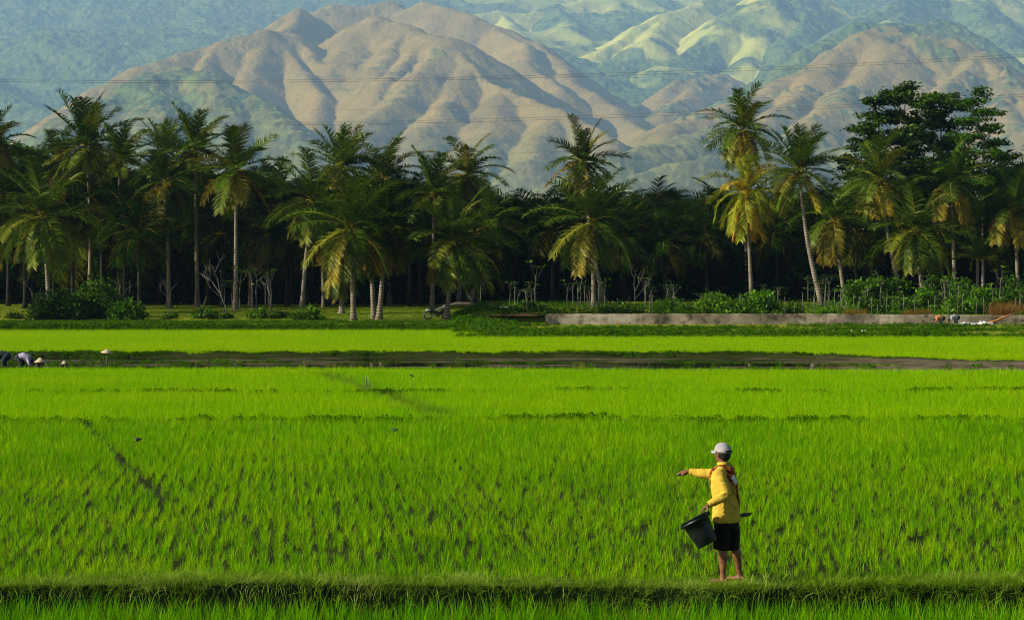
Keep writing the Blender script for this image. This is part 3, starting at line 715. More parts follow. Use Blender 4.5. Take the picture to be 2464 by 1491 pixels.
# ------------------------------------------------------------------ palms
def crown_mesh(name, nf, L, lo, hi, droop, dry, light, leaf=.80, wind=.3, seed=0, nl=58, wleaf=.10):
    r = random.Random(seed); co = []; q = []; tr = []; tn = []
    for i in range(nf):
        u = (i + .5) / nf; az = i * 2.39996 + r.uniform(-.35, .35)
        el = R(hi + (lo - hi) * u ** .85 + r.uniform(-9, 9)); LL = L * r.uniform(.82, 1.08) * (.86 + .14 * math.sin(math.pi * min(1, u + .25)))
        dr = droop * r.uniform(.7, 1.3) * (1.1 - .45 * max(0, math.sin(el))) * (1 - .45 * u)
        dy = 0.0
        if u > .72: dy = min(1, max(0, (r.random() * 1.6 - .5) * dry))
        elif r.random() < .12: dy = .35 * dry
        lt = light * r.uniform(.55, 1.45) * (.75 + .5 * u)
        n = nl; st = LL / n; p = Vector((0, 0, 0)); e = el; pts = [p.copy()]; dirs = []
        azw = az
        tws = r.uniform(-.5, .5)
        for k in range(n):
            t = k / n
            d = Vector((math.cos(azw) * math.cos(e), math.sin(azw) * math.cos(e), math.sin(e))); d = (d + Vector((wind * .35 * t, 0, 0))).normalized()
            p = p + d * st; pts.append(p.copy()); dirs.append(d); e -= dr * st / LL * (1.0 + 1.2 * t)
            if e < -1.3: e = -1.3
        dirs.append(dirs[-1])
        # rachis
        b0 = len(co)
        for k in range(0, n + 1, 4):
            d = dirs[k]; sd = d.cross(Vector((0, 0, 1))); sd = sd.normalized() if sd.length > .01 else Vector((1, 0, 0)); up = sd.cross(d)
            w = .055 * (1 - k / n) + .012
            for a, c_ in ((-1, 0), (1, 0), (0, 1)): co.append(pts[k] + sd * w * a + up * w * c_ * .8); tn.append((.35 + dy * .6, lt * 2.2))
        m_ = n // 4
        for k in range(m_):
            a = b0 + 3 * k
            q += [(a, a + 1, a + 4, a + 3), (a + 1, a + 2, a + 5, a + 4), (a + 2, a, a + 3, a + 5)]
        # leaflets
        for k in range(int(n * .13), n + 1):
            t = k / n; d = dirs[k]; sd = d.cross(Vector((0, 0, 1))); sd = sd.normalized() if sd.length > .05 else Vector((math.sin(az), -math.cos(az), 0))
            up = sd.cross(d).normalized(); ll = leaf * (.45 + .9 * math.sin(math.pi * min(1, t * .72 + .14)) ** .7) * r.uniform(.8, 1.1)
            if t > .92: ll *= .8
            for s in (-1, 1):
                if r.random() < .06: continue
                fan = .40 + .55 * t
                dd = (sd * s * 1.0 + d * fan + up * (.25 + tws * s) + Vector((r.gauss(0, .12) + wind * .5, r.gauss(0, .12), r.gauss(0, .12)))).normalized()
                wv = dd.cross(up); wv = wv.normalized() if wv.length > .05 else d
                wv = (wv + up * r.gauss(0, .35)).normalized()
                w = wleaf * (1 - .3 * t); a0 = pts[k]; a1 = a0 + dd * ll * .5
                d2 = (dd + Vector((wind * .35, 0, -.55 * (1 + .6 * u) * droop / 1.6))).normalized(); a2 = a1 + d2 * ll * .5
                c0 = len(co); co += [a0 - wv * w * .35, a0 + wv * w * .35, a1 - wv * w * .5, a1 + wv * w * .5, a2]
                v_ = lt * r.uniform(.8, 1.2); tip = dy + (.12 if u > .6 else 0)
                tn += [(dy * .8, v_), (dy * .8, v_), (dy, v_), (dy, v_), (min(1, tip), v_)]
                q.append((c0, c0 + 1, c0 + 3, c0 + 2)); tr.append((c0 + 2, c0 + 3, c0 + 4))
    return np_mesh(name, [tuple(c) for c in co], q, tr, tint=tn, smooth=False)
CR = {}
CR['full'] = [crown_mesh('crown', 28, 4.4, -60, 88, .85, .7, .6, seed=s) for s in (1, 2)]
CR['up'] = [crown_mesh('crown', 26, 4.4, -40, 90, .52, .4, .65, seed=s) for s in (3, 4)]
CR['droop'] = [crown_mesh('crown', 29, 4.6, -75, 86, 1.1, 1.0, .55, seed=s) for s in (5, 6)]
CR['star'] = [crown_mesh('crown', 24, 4.3, -55, 88, .6, .75, .55, seed=s, wind=.1) for s in (7, 8)]
CR['yellow'] = [crown_mesh('crown', 30, 4.4, -70, 88, 1.2, 1.1, .8, seed=9)]
CR['young'] = [crown_mesh('crown', 14, 4.4, 5, 84, .9, .2, .8, seed=10)]
CR['dark'] = [crown_mesh('crown', 24, 4.6, -40, 82, 1.1, .15, .45, seed=s, nl=34, leaf=1.0, wleaf=.12) for s in (11, 12, 13)]
CR['wide'] = [crown_mesh('crown', 30, 5.0, -66, 88, .78, .5, .56, seed=s) for s in (14, 15)]

def trunk_mb(base, hub, r0, r1, bend=0.0, n=12):
    mb = MB(); pts = []; rad = []
    for i in range(n + 1):
        t = i / n; p = Vector(base).lerp(Vector(hub), t); p += Vector((bend * math.sin(math.pi * t) * (1 - .3 * t), 0, 0))
        pts.append(p); rad.append((r0 + (r1 - r0) * t) * (1 + .75 * math.exp(-t * 16)))
    mb.tube(pts, rad, 10); return mb
def add_palm(hx, hy, bx, Y, L, style, label, mat='palm', bend=0.0, r0=.17, group=None, vi=None, rz=None, nuts=True, trunkmat='palmbark'):
    x0 = X(bx, Y); z0 = float(gz(x0, Y)) - .05
    root = empty('coconut_palm', (x0, Y, z0)); tag(root, label, 'palm tree', group)
    hub = P(hx, hy, Y) - Vector((x0, Y, z0))
    trunk_mb((0, 0, 0), hub, r0, .10, bend).build('trunk', M[trunkmat], root)
    vs = CR[style]; me = vs[(vi if vi is not None else random.randrange(len(vs)))]
    o = bpy.data.objects.new('crown', me); 
    key = me.name + mat
    if key not in MEC:
        m2 = me.copy(); m2.materials.clear(); m2.materials.append(M[mat]); MEC[key] = m2
    o.data = MEC[key]; COL.objects.link(o); o.parent = root; o.location = hub
    s = L / 4.4 * 1.06; o.scale = (s, s, s); o.rotation_euler = (0, 0, random.uniform(-.4, .4) if rz is None else rz)
    if nuts:
        c = MB()
        for k in range(9): a = k * 2.4; c.blob(hub + Vector((.22 * math.cos(a), .22 * math.sin(a), -.25 - .12 * (k % 3))), (.11, .11, .13), None, 7, 5)
        c.build('coconut_cluster', M['coconut'], root)
    return root
MEC = {}
PALMS = [
 (105, 520, 119, 150, 4.3, 'wide', 'broad coconut palm with hanging golden fronds at the left edge above the big bush', {}),
 (207, 350, 212, 172, 4.6, 'up', 'tall dark plumed coconut palm rising highest at the far left against the hill', {'bend': .3}),
 (288, 385, 285, 180, 3.7, 'up', 'smaller coconut palm just right of the tall dark plumed one at far left', {}),
 (-12, 350, -8, 185, 3.6, 'full', 'coconut palm cut off by the left frame edge, only frond tips showing', {}),
 (140, 405, 150, 186, 4.0, 'full', 'brownish topped coconut palm behind the broad golden one at the left', {}),
 (400, 440, 407, 168, 4.3, 'droop', 'coconut palm with long orange tipped drooping fronds left of the tallest slim trunk', {}),
 (392, 365, 440, 184, 3.3, 'up', 'narrow coconut palm peeking over the drooping orange tipped one', {'bend': -.3}),
 (469, 362, 475, 170, 3.9, 'up', 'tallest slim coconut palm with a pale straight trunk in the left group', {'vi': 0}),
 (568, 410, 567, 160, 4.1, 'star', 'coconut palm with star shaped spread fronds and pale ringed trunk', {}),
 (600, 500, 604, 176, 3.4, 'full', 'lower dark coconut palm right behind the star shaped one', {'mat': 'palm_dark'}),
 (662, 470, 672, 190, 4.2, 'full', 'shaded coconut palm between the star shaped one and the leaning pale trunk', {}),
 (640, 560, 650, 172, 3.4, 'droop', 'short coconut palm with orange hanging fronds above the white forked stem', {'r0': .12}),
 (752, 480, 727, 165, 4.1, 'wide', 'coconut palm with a pale trunk leaning right, left of the big wide one', {'bend': -.1}),
 (822, 405, 800, 178, 4.1, 'up', 'dark plumed coconut palm rising behind the big wide one in the middle left', {'vi': 1}),
 (845, 548, 851, 134.5, 3.8, 'wide', 'large wide coconut palm with arching golden fronds standing at the lawn front', {'vi': 0}),
 (925, 430, 937, 182, 4.2, 'full', 'coconut palm with feathery curled top right of the dark plumed middle one', {}),
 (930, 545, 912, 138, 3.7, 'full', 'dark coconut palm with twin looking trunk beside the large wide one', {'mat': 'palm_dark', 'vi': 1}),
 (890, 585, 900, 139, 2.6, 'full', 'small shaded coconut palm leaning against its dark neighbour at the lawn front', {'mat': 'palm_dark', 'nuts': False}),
 (1045, 465, 1040, 170, 3.9, 'up', 'coconut palm left of the rounded feathery top at the end of the left group', {}),
 (1125, 420, 1103, 180, 4.0, 'droop', 'coconut palm with rounded feathery top, rightmost tall one of the left group', {}),
 (1092, 580, 1074, 136, 3.7, 'wide', 'wide coconut palm with golden lower fronds standing above the motorbike', {'vi': 1}),
 (1175, 540, 1130, 168, 3.4, 'full', 'half hidden coconut palm behind the one above the motorbike', {}),
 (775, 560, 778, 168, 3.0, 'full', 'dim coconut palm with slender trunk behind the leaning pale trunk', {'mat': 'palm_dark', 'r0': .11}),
 (822, 668, 822, 150, 1.8, 'droop', 'tiny palm with thick stump and orange hanging fronds below the large wide one', {'r0': .2, 'nuts': False}),
 (1402, 388, 1455, 172, 3.7, 'star', 'lone coconut palm standing out against the valley in the centre', {'bend': -.3}),
 (1425, 535, 1429, 160, 4.2, 'wide', 'broad dark coconut palm just below the lone central one', {}),
 (1788, 312, 1798, 186, 4.2, 'full', 'highest coconut palm of the right side, directly above the yellow one', {}),
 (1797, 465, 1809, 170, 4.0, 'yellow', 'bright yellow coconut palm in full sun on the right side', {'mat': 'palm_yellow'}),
 (1923, 410, 1981, 158, 3.8, 'up', 'dark coconut palm with a long trunk leaning left, right of the yellow one', {'bend': -.35, 'r0': .2}),
 (2005, 530, 2035, 166, 3.7, 'droop', 'olive coconut palm with hanging yellow fronds right of the leaning trunk', {}),
 (2115, 430, 2174, 172, 4.2, 'full', 'coconut palm with a left leaning trunk in front of the dark broadleaf tree', {'bend': -.2}),
 (2095, 470, 2146, 186, 3.6, 'full', 'coconut palm behind the left leaning one near the dark broadleaf tree', {'bend': -.4}),
 (2290, 440, 2298, 172, 4.2, 'full', 'coconut palm with straight trunk left of the light green layered tree', {}),
 (2205, 555, 2228, 150, 3.6, 'wide', 'lower coconut palm with arching fronds and bent trunk over the right bushes', {'bend': -.1}),
 (2352, 625, 2352, 152, 2.5, 'young', 'young palm with upright fresh green fronds at the right', {'nuts': False, 'r0': .12}),
 (2440, 500, 2452, 172, 4.0, 'full', 'dark coconut palm at the right frame edge', {}),
]
for hx, hy, bx, Y, L, st, lab, kw in PALMS:
    add_palm(hx, hy, bx, Y, L, st, lab, group='coconut palms along the edge of the fields', **kw)

# back grove: packed dark palms behind
def grove():
    k = 0
    front = [(175, 520, 168), (245, 500, 172), (300, 520, 166), (335, 560, 160), (500, 520, 178), (535, 560, 172), (690, 560, 172), (700, 490, 180), (790, 520, 176), (985, 560, 172), (1010, 510, 180), (1150, 600, 165), (640, 600, 182), (20, 470, 176), (60, 560, 165), (2060, 560, 178), (2150, 590, 182), (2260, 560, 180), (2330, 590, 184), (2400, 570, 176), (2480, 540, 178), (1960, 610, 186), (130, 590, 178), (215, 600, 176), (360, 500, 185), (385, 600, 180), (450, 570, 184), (470, 490, 186), (555, 500, 185), (610, 470, 188), (590, 600, 184), (740, 590, 182), (830, 500, 184), (870, 470, 186), (960, 500, 184), (1070, 520, 182), (1120, 540, 180), (900, 600, 182), (1230, 560, 184), (1330, 560, 180), (1500, 570, 182), (1600, 590, 182), (1700, 570, 182), (1870, 560, 184)]
    top = lambda xd: np.interp(xd, [-300, 0, 350, 700, 1000, 1180, 1400, 1600, 1750, 1900, 2050, 2464, 2800], [440, 440, 450, 500, 490, 520, 505, 512, 512, 520, 500, 440, 440])
    spots = [(a, b, c_, True) for a, b, c_ in front]
    for row, Y in enumerate((190, 203, 217, 232, 248)):
        step = 95 if row < 4 else 78
        for xd in np.arange(-230 + (row % 2) * 48, 2720, step):
            xx = xd + random.uniform(-18, 18); hy = float(top(xx)) + random.uniform(-6, 26) + (26 - row * 7 if row < 4 else 0) + 18
            spots.append((xx, hy, Y, False))
    for xx, hy, Y, fr in spots:
        hx = xx; x0 = X(xx, Y); z0 = float(gz(x0, Y)) - .05
        root = empty('grove_palm', (x0, Y + (0 if fr else random.uniform(-4, 4)), z0))
        tag(root, 'dark shaded palm filling the gaps between the sunlit coconut palms' if fr else 'dark palm packed in the shaded grove behind the taller coconut palms', 'palm tree', 'dark palms between the sunlit ones' if fr else 'dark palms of the grove behind')
        hub = Vector((random.uniform(-.5, .5), 0, Z(hy, Y) - z0))
        if k < 6: tm = trunk_mb((0, 0, 0), (0, 0, 9.0), .16, .11).mesh('trunk'); tm.materials.append(M['darkbark']); GT.append(tm)
        t = bpy.data.objects.new('trunk', GT[k % len(GT)]); COL.objects.link(t); t.parent = root; t.scale = (1, 1, hub.z / 9.0)
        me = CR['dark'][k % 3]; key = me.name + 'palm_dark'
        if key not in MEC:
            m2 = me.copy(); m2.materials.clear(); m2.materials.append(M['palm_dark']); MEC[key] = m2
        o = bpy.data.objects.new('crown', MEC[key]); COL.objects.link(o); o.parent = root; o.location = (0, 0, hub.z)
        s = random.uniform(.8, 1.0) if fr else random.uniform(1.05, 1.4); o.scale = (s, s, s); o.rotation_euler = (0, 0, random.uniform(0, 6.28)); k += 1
GT = []
grove()

# ------------------------------------------------------------------ leafy crowns
def leaf_cloud(clumps, leaf, dens, flat=.5, tl=(.3, 1.0), seed=1):
    """clumps: (centre, (rx,ry,rz)); leaves near the surface of each clump"""
    g = np.random.default_rng(seed); C_ = []; T_ = []
    for c, r_ in clumps:
        n = max(6, int(dens * (r_[0] * r_[1] * r_[2]) ** (2 / 3)))
        v = g.normal(size=(n, 3)); v /= np.linalg.norm(v, axis=1)[:, None]; rr = g.random(n) ** .4
        C_.append(np.array(c) + v * np.array(r_) * rr[:, None] * (1 + .18 * g.normal(size=(n, 1)))); T_.append(np.full(n, g.uniform(*tl)) * g.uniform(.8, 1.2, n))
    C_ = np.concatenate(C_); T_ = np.concatenate(T_); n = len(C_)
    u = g.normal(size=(n, 3)); u[:, 2] *= flat; u /= np.linalg.norm(u, axis=1)[:, None]
    w = g.normal(size=(n, 3)); w[:, 2] *= flat; v = w - (w * u).sum(1)[:, None] * u; v /= np.linalg.norm(v, axis=1)[:, None]
    s = leaf * g.uniform(.6, 1.3, n)[:, None]
    co = np.stack([C_ - u * s, C_ + v * s * .5, C_ + u * s, C_ - v * s * .5], 1).reshape(-1, 3)
    q = np.arange(n * 4).reshape(n, 4); t = np.repeat(T_, 4)
    return np_mesh('leaves', co, q, tint=np.stack([t * 0, t, t * 0], -1), smooth=False)
def bush(dx, dy, Y, rx, rz, label, mat='leaf', leaf=.14, dens=300, seed=0, ry=None, group=None, name='bush'):
    """bush whose foot is at display (dx, ground) with display half-width rx and top at dy"""
    x0 = X(dx, Y); z0 = float(gz(x0, Y)); w = rx / FD * Y; h = Z(dy, Y) - z0; r = random.Random(seed)
    root = empty(name, (x0, Y, z0)); tag(root, label, 'bush', group)
    cl = []; st = MB()
    nn = max(9, int(18 * w))
    for i in range(nn):
        a = r.uniform(-1, 1); zz = r.uniform(.25, 1) * h * math.sqrt(max(.15, 1 - a * a)) * .95; rr = r.uniform(.24, .40) * min(w, h) + .12
        c = (a * w * .85, r.uniform(-.5, .5) * (ry or w) * .8, max(.1, zz - rr * .3)); cl.append((c, (rr * 1.2, rr * 1.1, rr * .9)))
        st.tube([(c[0] * .15, c[1] * .15, 0), (c[0] * .5, c[1] * .5, c[2] * .6), c], [.03, .02, .008], 5)
    for i in range(int(nn * .8)):
        a = r.uniform(-1, 1); cl.append(((a * w * .9, r.uniform(-.6, .6) * (ry or w), .18), (.35, .35, .2)))
    mesh_obj('foliage', leaf_cloud(cl, leaf, dens, .8, (.25, 1.1), seed), M[mat], root); st.build('stems', M['bark'], root)
    return root
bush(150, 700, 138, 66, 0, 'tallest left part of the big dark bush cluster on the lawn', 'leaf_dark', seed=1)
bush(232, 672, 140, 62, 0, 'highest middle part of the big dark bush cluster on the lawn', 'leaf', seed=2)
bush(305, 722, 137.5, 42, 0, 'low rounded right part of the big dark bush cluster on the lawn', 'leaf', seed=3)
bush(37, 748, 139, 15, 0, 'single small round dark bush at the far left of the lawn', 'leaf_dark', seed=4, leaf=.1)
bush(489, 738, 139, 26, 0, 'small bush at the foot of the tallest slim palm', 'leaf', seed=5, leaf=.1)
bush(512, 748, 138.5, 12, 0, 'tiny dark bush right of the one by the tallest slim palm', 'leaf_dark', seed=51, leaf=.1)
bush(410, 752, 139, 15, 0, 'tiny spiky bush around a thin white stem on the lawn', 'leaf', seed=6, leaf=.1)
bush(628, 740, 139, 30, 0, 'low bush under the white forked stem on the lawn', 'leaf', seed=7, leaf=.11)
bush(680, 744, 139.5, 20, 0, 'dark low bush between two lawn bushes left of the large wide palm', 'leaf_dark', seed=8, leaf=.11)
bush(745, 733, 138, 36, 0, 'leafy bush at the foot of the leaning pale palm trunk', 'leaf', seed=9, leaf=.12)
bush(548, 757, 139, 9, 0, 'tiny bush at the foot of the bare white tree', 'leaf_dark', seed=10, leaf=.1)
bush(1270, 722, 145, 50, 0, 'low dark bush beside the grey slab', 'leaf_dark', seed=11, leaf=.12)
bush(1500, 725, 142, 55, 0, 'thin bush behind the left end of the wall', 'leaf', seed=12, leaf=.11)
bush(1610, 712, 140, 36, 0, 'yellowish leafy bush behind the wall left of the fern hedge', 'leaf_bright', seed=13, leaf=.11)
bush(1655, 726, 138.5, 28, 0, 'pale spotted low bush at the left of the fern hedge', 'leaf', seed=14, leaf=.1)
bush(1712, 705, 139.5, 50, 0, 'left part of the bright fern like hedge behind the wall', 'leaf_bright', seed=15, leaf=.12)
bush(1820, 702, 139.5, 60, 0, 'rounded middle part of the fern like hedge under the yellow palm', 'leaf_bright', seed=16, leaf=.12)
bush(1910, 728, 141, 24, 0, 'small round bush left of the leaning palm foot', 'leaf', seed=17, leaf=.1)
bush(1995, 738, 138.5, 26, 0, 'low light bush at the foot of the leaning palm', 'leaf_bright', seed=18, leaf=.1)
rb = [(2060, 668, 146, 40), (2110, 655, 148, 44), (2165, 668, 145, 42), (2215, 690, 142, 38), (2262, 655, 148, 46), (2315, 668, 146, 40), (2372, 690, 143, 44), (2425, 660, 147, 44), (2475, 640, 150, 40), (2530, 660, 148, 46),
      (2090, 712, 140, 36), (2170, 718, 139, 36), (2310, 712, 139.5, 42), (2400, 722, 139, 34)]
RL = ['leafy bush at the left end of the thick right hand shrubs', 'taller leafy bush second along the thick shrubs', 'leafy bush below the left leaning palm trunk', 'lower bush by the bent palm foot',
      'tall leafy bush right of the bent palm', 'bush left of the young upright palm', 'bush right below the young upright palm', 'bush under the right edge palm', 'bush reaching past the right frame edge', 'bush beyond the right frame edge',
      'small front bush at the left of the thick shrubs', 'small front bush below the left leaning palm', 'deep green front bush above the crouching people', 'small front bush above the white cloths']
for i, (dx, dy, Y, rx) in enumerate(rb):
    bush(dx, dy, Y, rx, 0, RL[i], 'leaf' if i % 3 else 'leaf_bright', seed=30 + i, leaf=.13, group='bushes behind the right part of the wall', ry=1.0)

def broadleaf(bx, Y, layers, label, mat, trunkmat, leaf=.17, dens=150, seed=0, flatz=.45, r0=.22, topz=None):
    """layers: display (cx, cy, half-width, half-height) foliage pads"""
    x0 = X(bx, Y); z0 = float(gz(x0, Y)) - .05; r = random.Random(seed)
    root = empty('broadleaf_tree', (x0, Y, z0)); tag(root, label, 'tree')
    cl = []; tb = MB(); lp = []
    tops = [Vector((X(a, Y) - x0, 0, Z(b, Y) - z0)) for a, b, c_, d in layers]
    hz = max(t.z for t in tops); spine = lambda z: Vector((np.interp(z, [0, hz], [0, (X(layers[0][0], Y) - x0)]), 0, z))
    tb.tube([spine(hz * t) for t in np.linspace(0, .97, 10)], [r0 * (1 - .85 * t) for t in np.linspace(0, 1, 10)], 8)
    for (a, b, w, h), tp in zip(layers, tops):
        W, Hh = w / FD * Y, h / FD * Y
        s0 = spine(max(.5, tp.z - W * .7 - .4)); tpy = r.uniform(-.6, .6) * W
        e = Vector((tp.x, tpy, tp.z - Hh * .4)); tb.tube([s0, s0.lerp(e, .5) + Vector((0, 0, -.15)), e], [.09, .06, .02], 6)
        for i in range(max(6, int(12 * W))):
            an = r.uniform(0, 6.28); q_ = math.sqrt(r.random()); c = (tp.x + math.cos(an) * W * .85 * q_, tpy + math.sin(an) * W * .8 * q_, tp.z + r.uniform(-.8, .8) * Hh)
            rr = r.uniform(.35, .75); cl.append((c, (rr * 1.3, rr * 1.2, rr * flatz * r.uniform(1, 1.6))))
            if i % 2: tb.tube([e, Vector(e).lerp(Vector(c), .5) + Vector((0, 0, -.05)), c], [.03, .018, .006], 4)
    tb.build('trunk', M[trunkmat], root)
    mesh_obj('crown', leaf_cloud(cl, leaf, dens, .5, (.2, 1.2), seed), M[mat], root)
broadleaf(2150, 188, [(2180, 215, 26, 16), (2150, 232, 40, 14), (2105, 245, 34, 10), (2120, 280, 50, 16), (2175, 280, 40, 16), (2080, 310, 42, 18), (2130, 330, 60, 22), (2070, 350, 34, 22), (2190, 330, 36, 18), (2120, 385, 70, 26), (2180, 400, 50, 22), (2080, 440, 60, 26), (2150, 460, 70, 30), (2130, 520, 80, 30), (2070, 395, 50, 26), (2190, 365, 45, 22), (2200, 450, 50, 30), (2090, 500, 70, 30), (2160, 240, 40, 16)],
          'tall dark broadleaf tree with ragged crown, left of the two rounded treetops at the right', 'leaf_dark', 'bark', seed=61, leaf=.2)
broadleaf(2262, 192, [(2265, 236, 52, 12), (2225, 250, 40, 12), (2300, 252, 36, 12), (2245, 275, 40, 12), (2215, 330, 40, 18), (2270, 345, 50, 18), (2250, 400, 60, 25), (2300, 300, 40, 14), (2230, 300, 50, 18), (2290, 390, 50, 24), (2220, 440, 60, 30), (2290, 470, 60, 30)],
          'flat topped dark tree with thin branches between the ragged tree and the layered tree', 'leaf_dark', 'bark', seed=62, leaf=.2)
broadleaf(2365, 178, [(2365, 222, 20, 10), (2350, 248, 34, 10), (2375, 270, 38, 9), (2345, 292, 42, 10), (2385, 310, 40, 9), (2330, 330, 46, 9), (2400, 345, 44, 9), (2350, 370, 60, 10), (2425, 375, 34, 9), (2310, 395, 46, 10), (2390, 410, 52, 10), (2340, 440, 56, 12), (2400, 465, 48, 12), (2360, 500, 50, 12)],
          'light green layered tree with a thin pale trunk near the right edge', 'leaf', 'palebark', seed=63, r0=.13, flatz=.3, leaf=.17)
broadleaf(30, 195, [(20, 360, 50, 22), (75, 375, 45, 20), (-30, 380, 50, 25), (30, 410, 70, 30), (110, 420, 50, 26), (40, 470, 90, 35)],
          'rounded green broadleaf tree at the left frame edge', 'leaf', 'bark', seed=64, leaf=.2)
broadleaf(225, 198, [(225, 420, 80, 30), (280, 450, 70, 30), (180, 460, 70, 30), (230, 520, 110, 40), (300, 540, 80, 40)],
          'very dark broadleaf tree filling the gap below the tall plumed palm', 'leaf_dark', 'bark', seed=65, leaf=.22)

# bare trees
def bare_tree(bx, Y, topd, label, seed, mat='stake', spread=1.0, r0=.035, forks=5):
    x0 = X(bx, Y); z0 = float(gz(x0, Y)) - .03; r = random.Random(seed); H_ = Z(topd, Y) - z0
    o_ = MB()
    def br(p, d, L, rad, depth):
        pts = [p]; q = p
        for i in range(3):
            d = (d + Vector((r.gauss(0, .16), r.gauss(0, .16), .05))).normalized(); q = q + d * L / 3; pts.append(q)
        o_.tube(pts, [rad, rad * .85, rad * .7, rad * .55], 6)
        if depth:
            for i in range(r.randint(2, 3)):
                a = r.uniform(0, 6.28); s = r.uniform(.45, .9) * spread; nd_ = (d + Vector((math.cos(a) * s, math.sin(a) * s, .1))).normalized()
                br(pts[r.choice((2, 3, 3))], nd_, L * r.uniform(.55, .8), rad * .6, depth - 1)
    br(Vector((0, 0, 0)), Vector((r.uniform(-.1, .1), 0, 1)), H_ * .42, r0, forks - 2)
    ob = o_.build('bare_tree', M[mat]); ob.location = (x0, Y, z0); tag(ob, label, 'bare tree')
bare_tree(548, 141, 600, 'bare white tree with many thin branches beside the ringed palm trunk', 3, spread=1.3, r0=.055)
bare_tree(298, 142, 640, 'bare forked pale stem behind the big bush', 5, forks=4)
bare_tree(650, 141, 645, 'white forked stem with a leafless crown above the low bush', 8, forks=4)
bare_tree(412, 139, 640, 'thin bare white stem in front of the drooping orange palm', 12, forks=4, r0=.03)
bare_tree(1530, 143, 628, 'spindly pale bare tree in the centre behind the wall', 14, forks=5)
bare_tree(1390, 146, 600, 'slim bent bare tree left of the central twin palm trunks', 19, forks=4)
bare_tree(2275, 141, 650, 'bare whitish tree among the right bushes', 21, forks=4)
bare_tree(478, 142, 660, 'short bare stem between two left palm trunks', 23, forks=3, r0=.03)
bare_tree(90, 143, 660, 'bare twiggy tree at the left of the big bush', 27, forks=4, r0=.03)

# umbrella-leaved shrubs (cassava like)
def umbrella_kinds():
    ks = []
    for s in range(6):
        r = random.Random(100 + s); st = MB(); cl = []
        H_ = 2.0; st.tube([(0, 0, 0), (r.uniform(-.08, .08), 0, .8), (r.uniform(-.15, .15), 0, H_ * .75)], [.03, .025, .018], 6)
        for i in range(r.randint(2, 5)):
            a = r.uniform(0, 6.28); q = r.uniform(.1, .55); c = (q * math.cos(a), q * math.sin(a), H_ * r.uniform(.65, 1.05))
            st.tube([(0, 0, H_ * .6), (c[0] * .7, c[1] * .7, c[2] - .15), c], [.016, .01, .006], 4); cl.append((c, (r.uniform(.22, .36), .3, .045)))
        lm = leaf_cloud(cl, .10, 420, .18, (.4, 1.2), 100 + s); ks.append((st.mesh('stem'), lm))
        st_m = ks[-1][0]; st_m.materials.append(M['stake'])
    return ks
UK = umbrella_kinds(); LM = {}
def umbrella(xd, topd, Y, i, label, group, mat):
    x0 = X(xd, Y); z0 = float(gz(x0, Y)) - .02; s = (Z(topd, Y) - z0) / 2.05
    root = empty('umbrella_shrub', (x0, Y, z0), random.uniform(0, 6.28)); tag(root, label, 'shrub', group); root.scale = (.6 + .4 * s, .6 + .4 * s, s)
    st, lm = UK[i % 6]; key = (i % 6, mat)
    if key not in LM: l2 = lm.copy(); l2.materials.clear(); l2.materials.append(M[mat]); LM[key] = l2
    a = bpy.data.objects.new('stem', st); COL.objects.link(a); a.parent = root
    b = bpy.data.objects.new('foliage', LM[key]); COL.objects.link(b); b.parent = root
r = random.Random(5)
for i in range(46):
    umbrella(r.uniform(1150, 2010), r.choice((640, 660, 672, 684, 690, 700)) + r.uniform(-12, 12), r.uniform(142, 158), i, 'thin stemmed shrub with flat umbrella like leaves standing in the shade behind the wall', 'umbrella shrubs behind the wall', 'leaf_dark' if i % 3 else 'leaf')
for i in range(44):
    umbrella(r.uniform(2015, 2560), r.uniform(640, 700), r.uniform(139, 152), i, 'leafy umbrella topped shrub among the thick bushes on the right', 'umbrella shrubs among the right bushes', 'leaf_bright' if i % 2 else 'leaf')
for i in range(9):
    umbrella(r.uniform(150, 700), r.uniform(610, 690), r.uniform(150, 160), i, 'tall thin shrub with a few flat pale leaves among the left palm trunks', 'umbrella shrubs among the left palms', 'leaf_dark')

# living fences of stakes
def stake_fence(x0d, x1d, Y0, Y1, step, label, seed):
    r = random.Random(seed); root = empty('stake_fence', (X(x0d, Y0), Y0, float(gz(X(x0d, Y0), Y0)))); tag(root, label, 'fence'); o0 = root.location
    xd = x0d; n = 0
    while xd < x1d and n < 95:
        t = (xd - x0d) / (x1d - x0d); Y = Y0 + (Y1 - Y0) * t + r.uniform(-.3, .3); x = X(xd, Y); z = float(gz(x, Y)); h = r.uniform(.6, 1.5)
        m = MB(); m.tube([(0, 0, -.1), (r.uniform(-.03, .03), 0, h * .5), (r.uniform(-.07, .07), 0, h)], [.028, .024, .02], 6)
        o = m.build('stake', M['stake'], root); o.location = Vector((x, Y, z)) - o0; xd += step * r.uniform(.5, 2.0); n += 1
stake_fence(1440, 1990, 140.5, 138.5, 20, 'line of thin pale stakes behind the middle of the wall', 3)
stake_fence(2015, 2520, 138.2, 137.6, 17, 'line of thin pale stakes in front of the thick right bushes', 4)

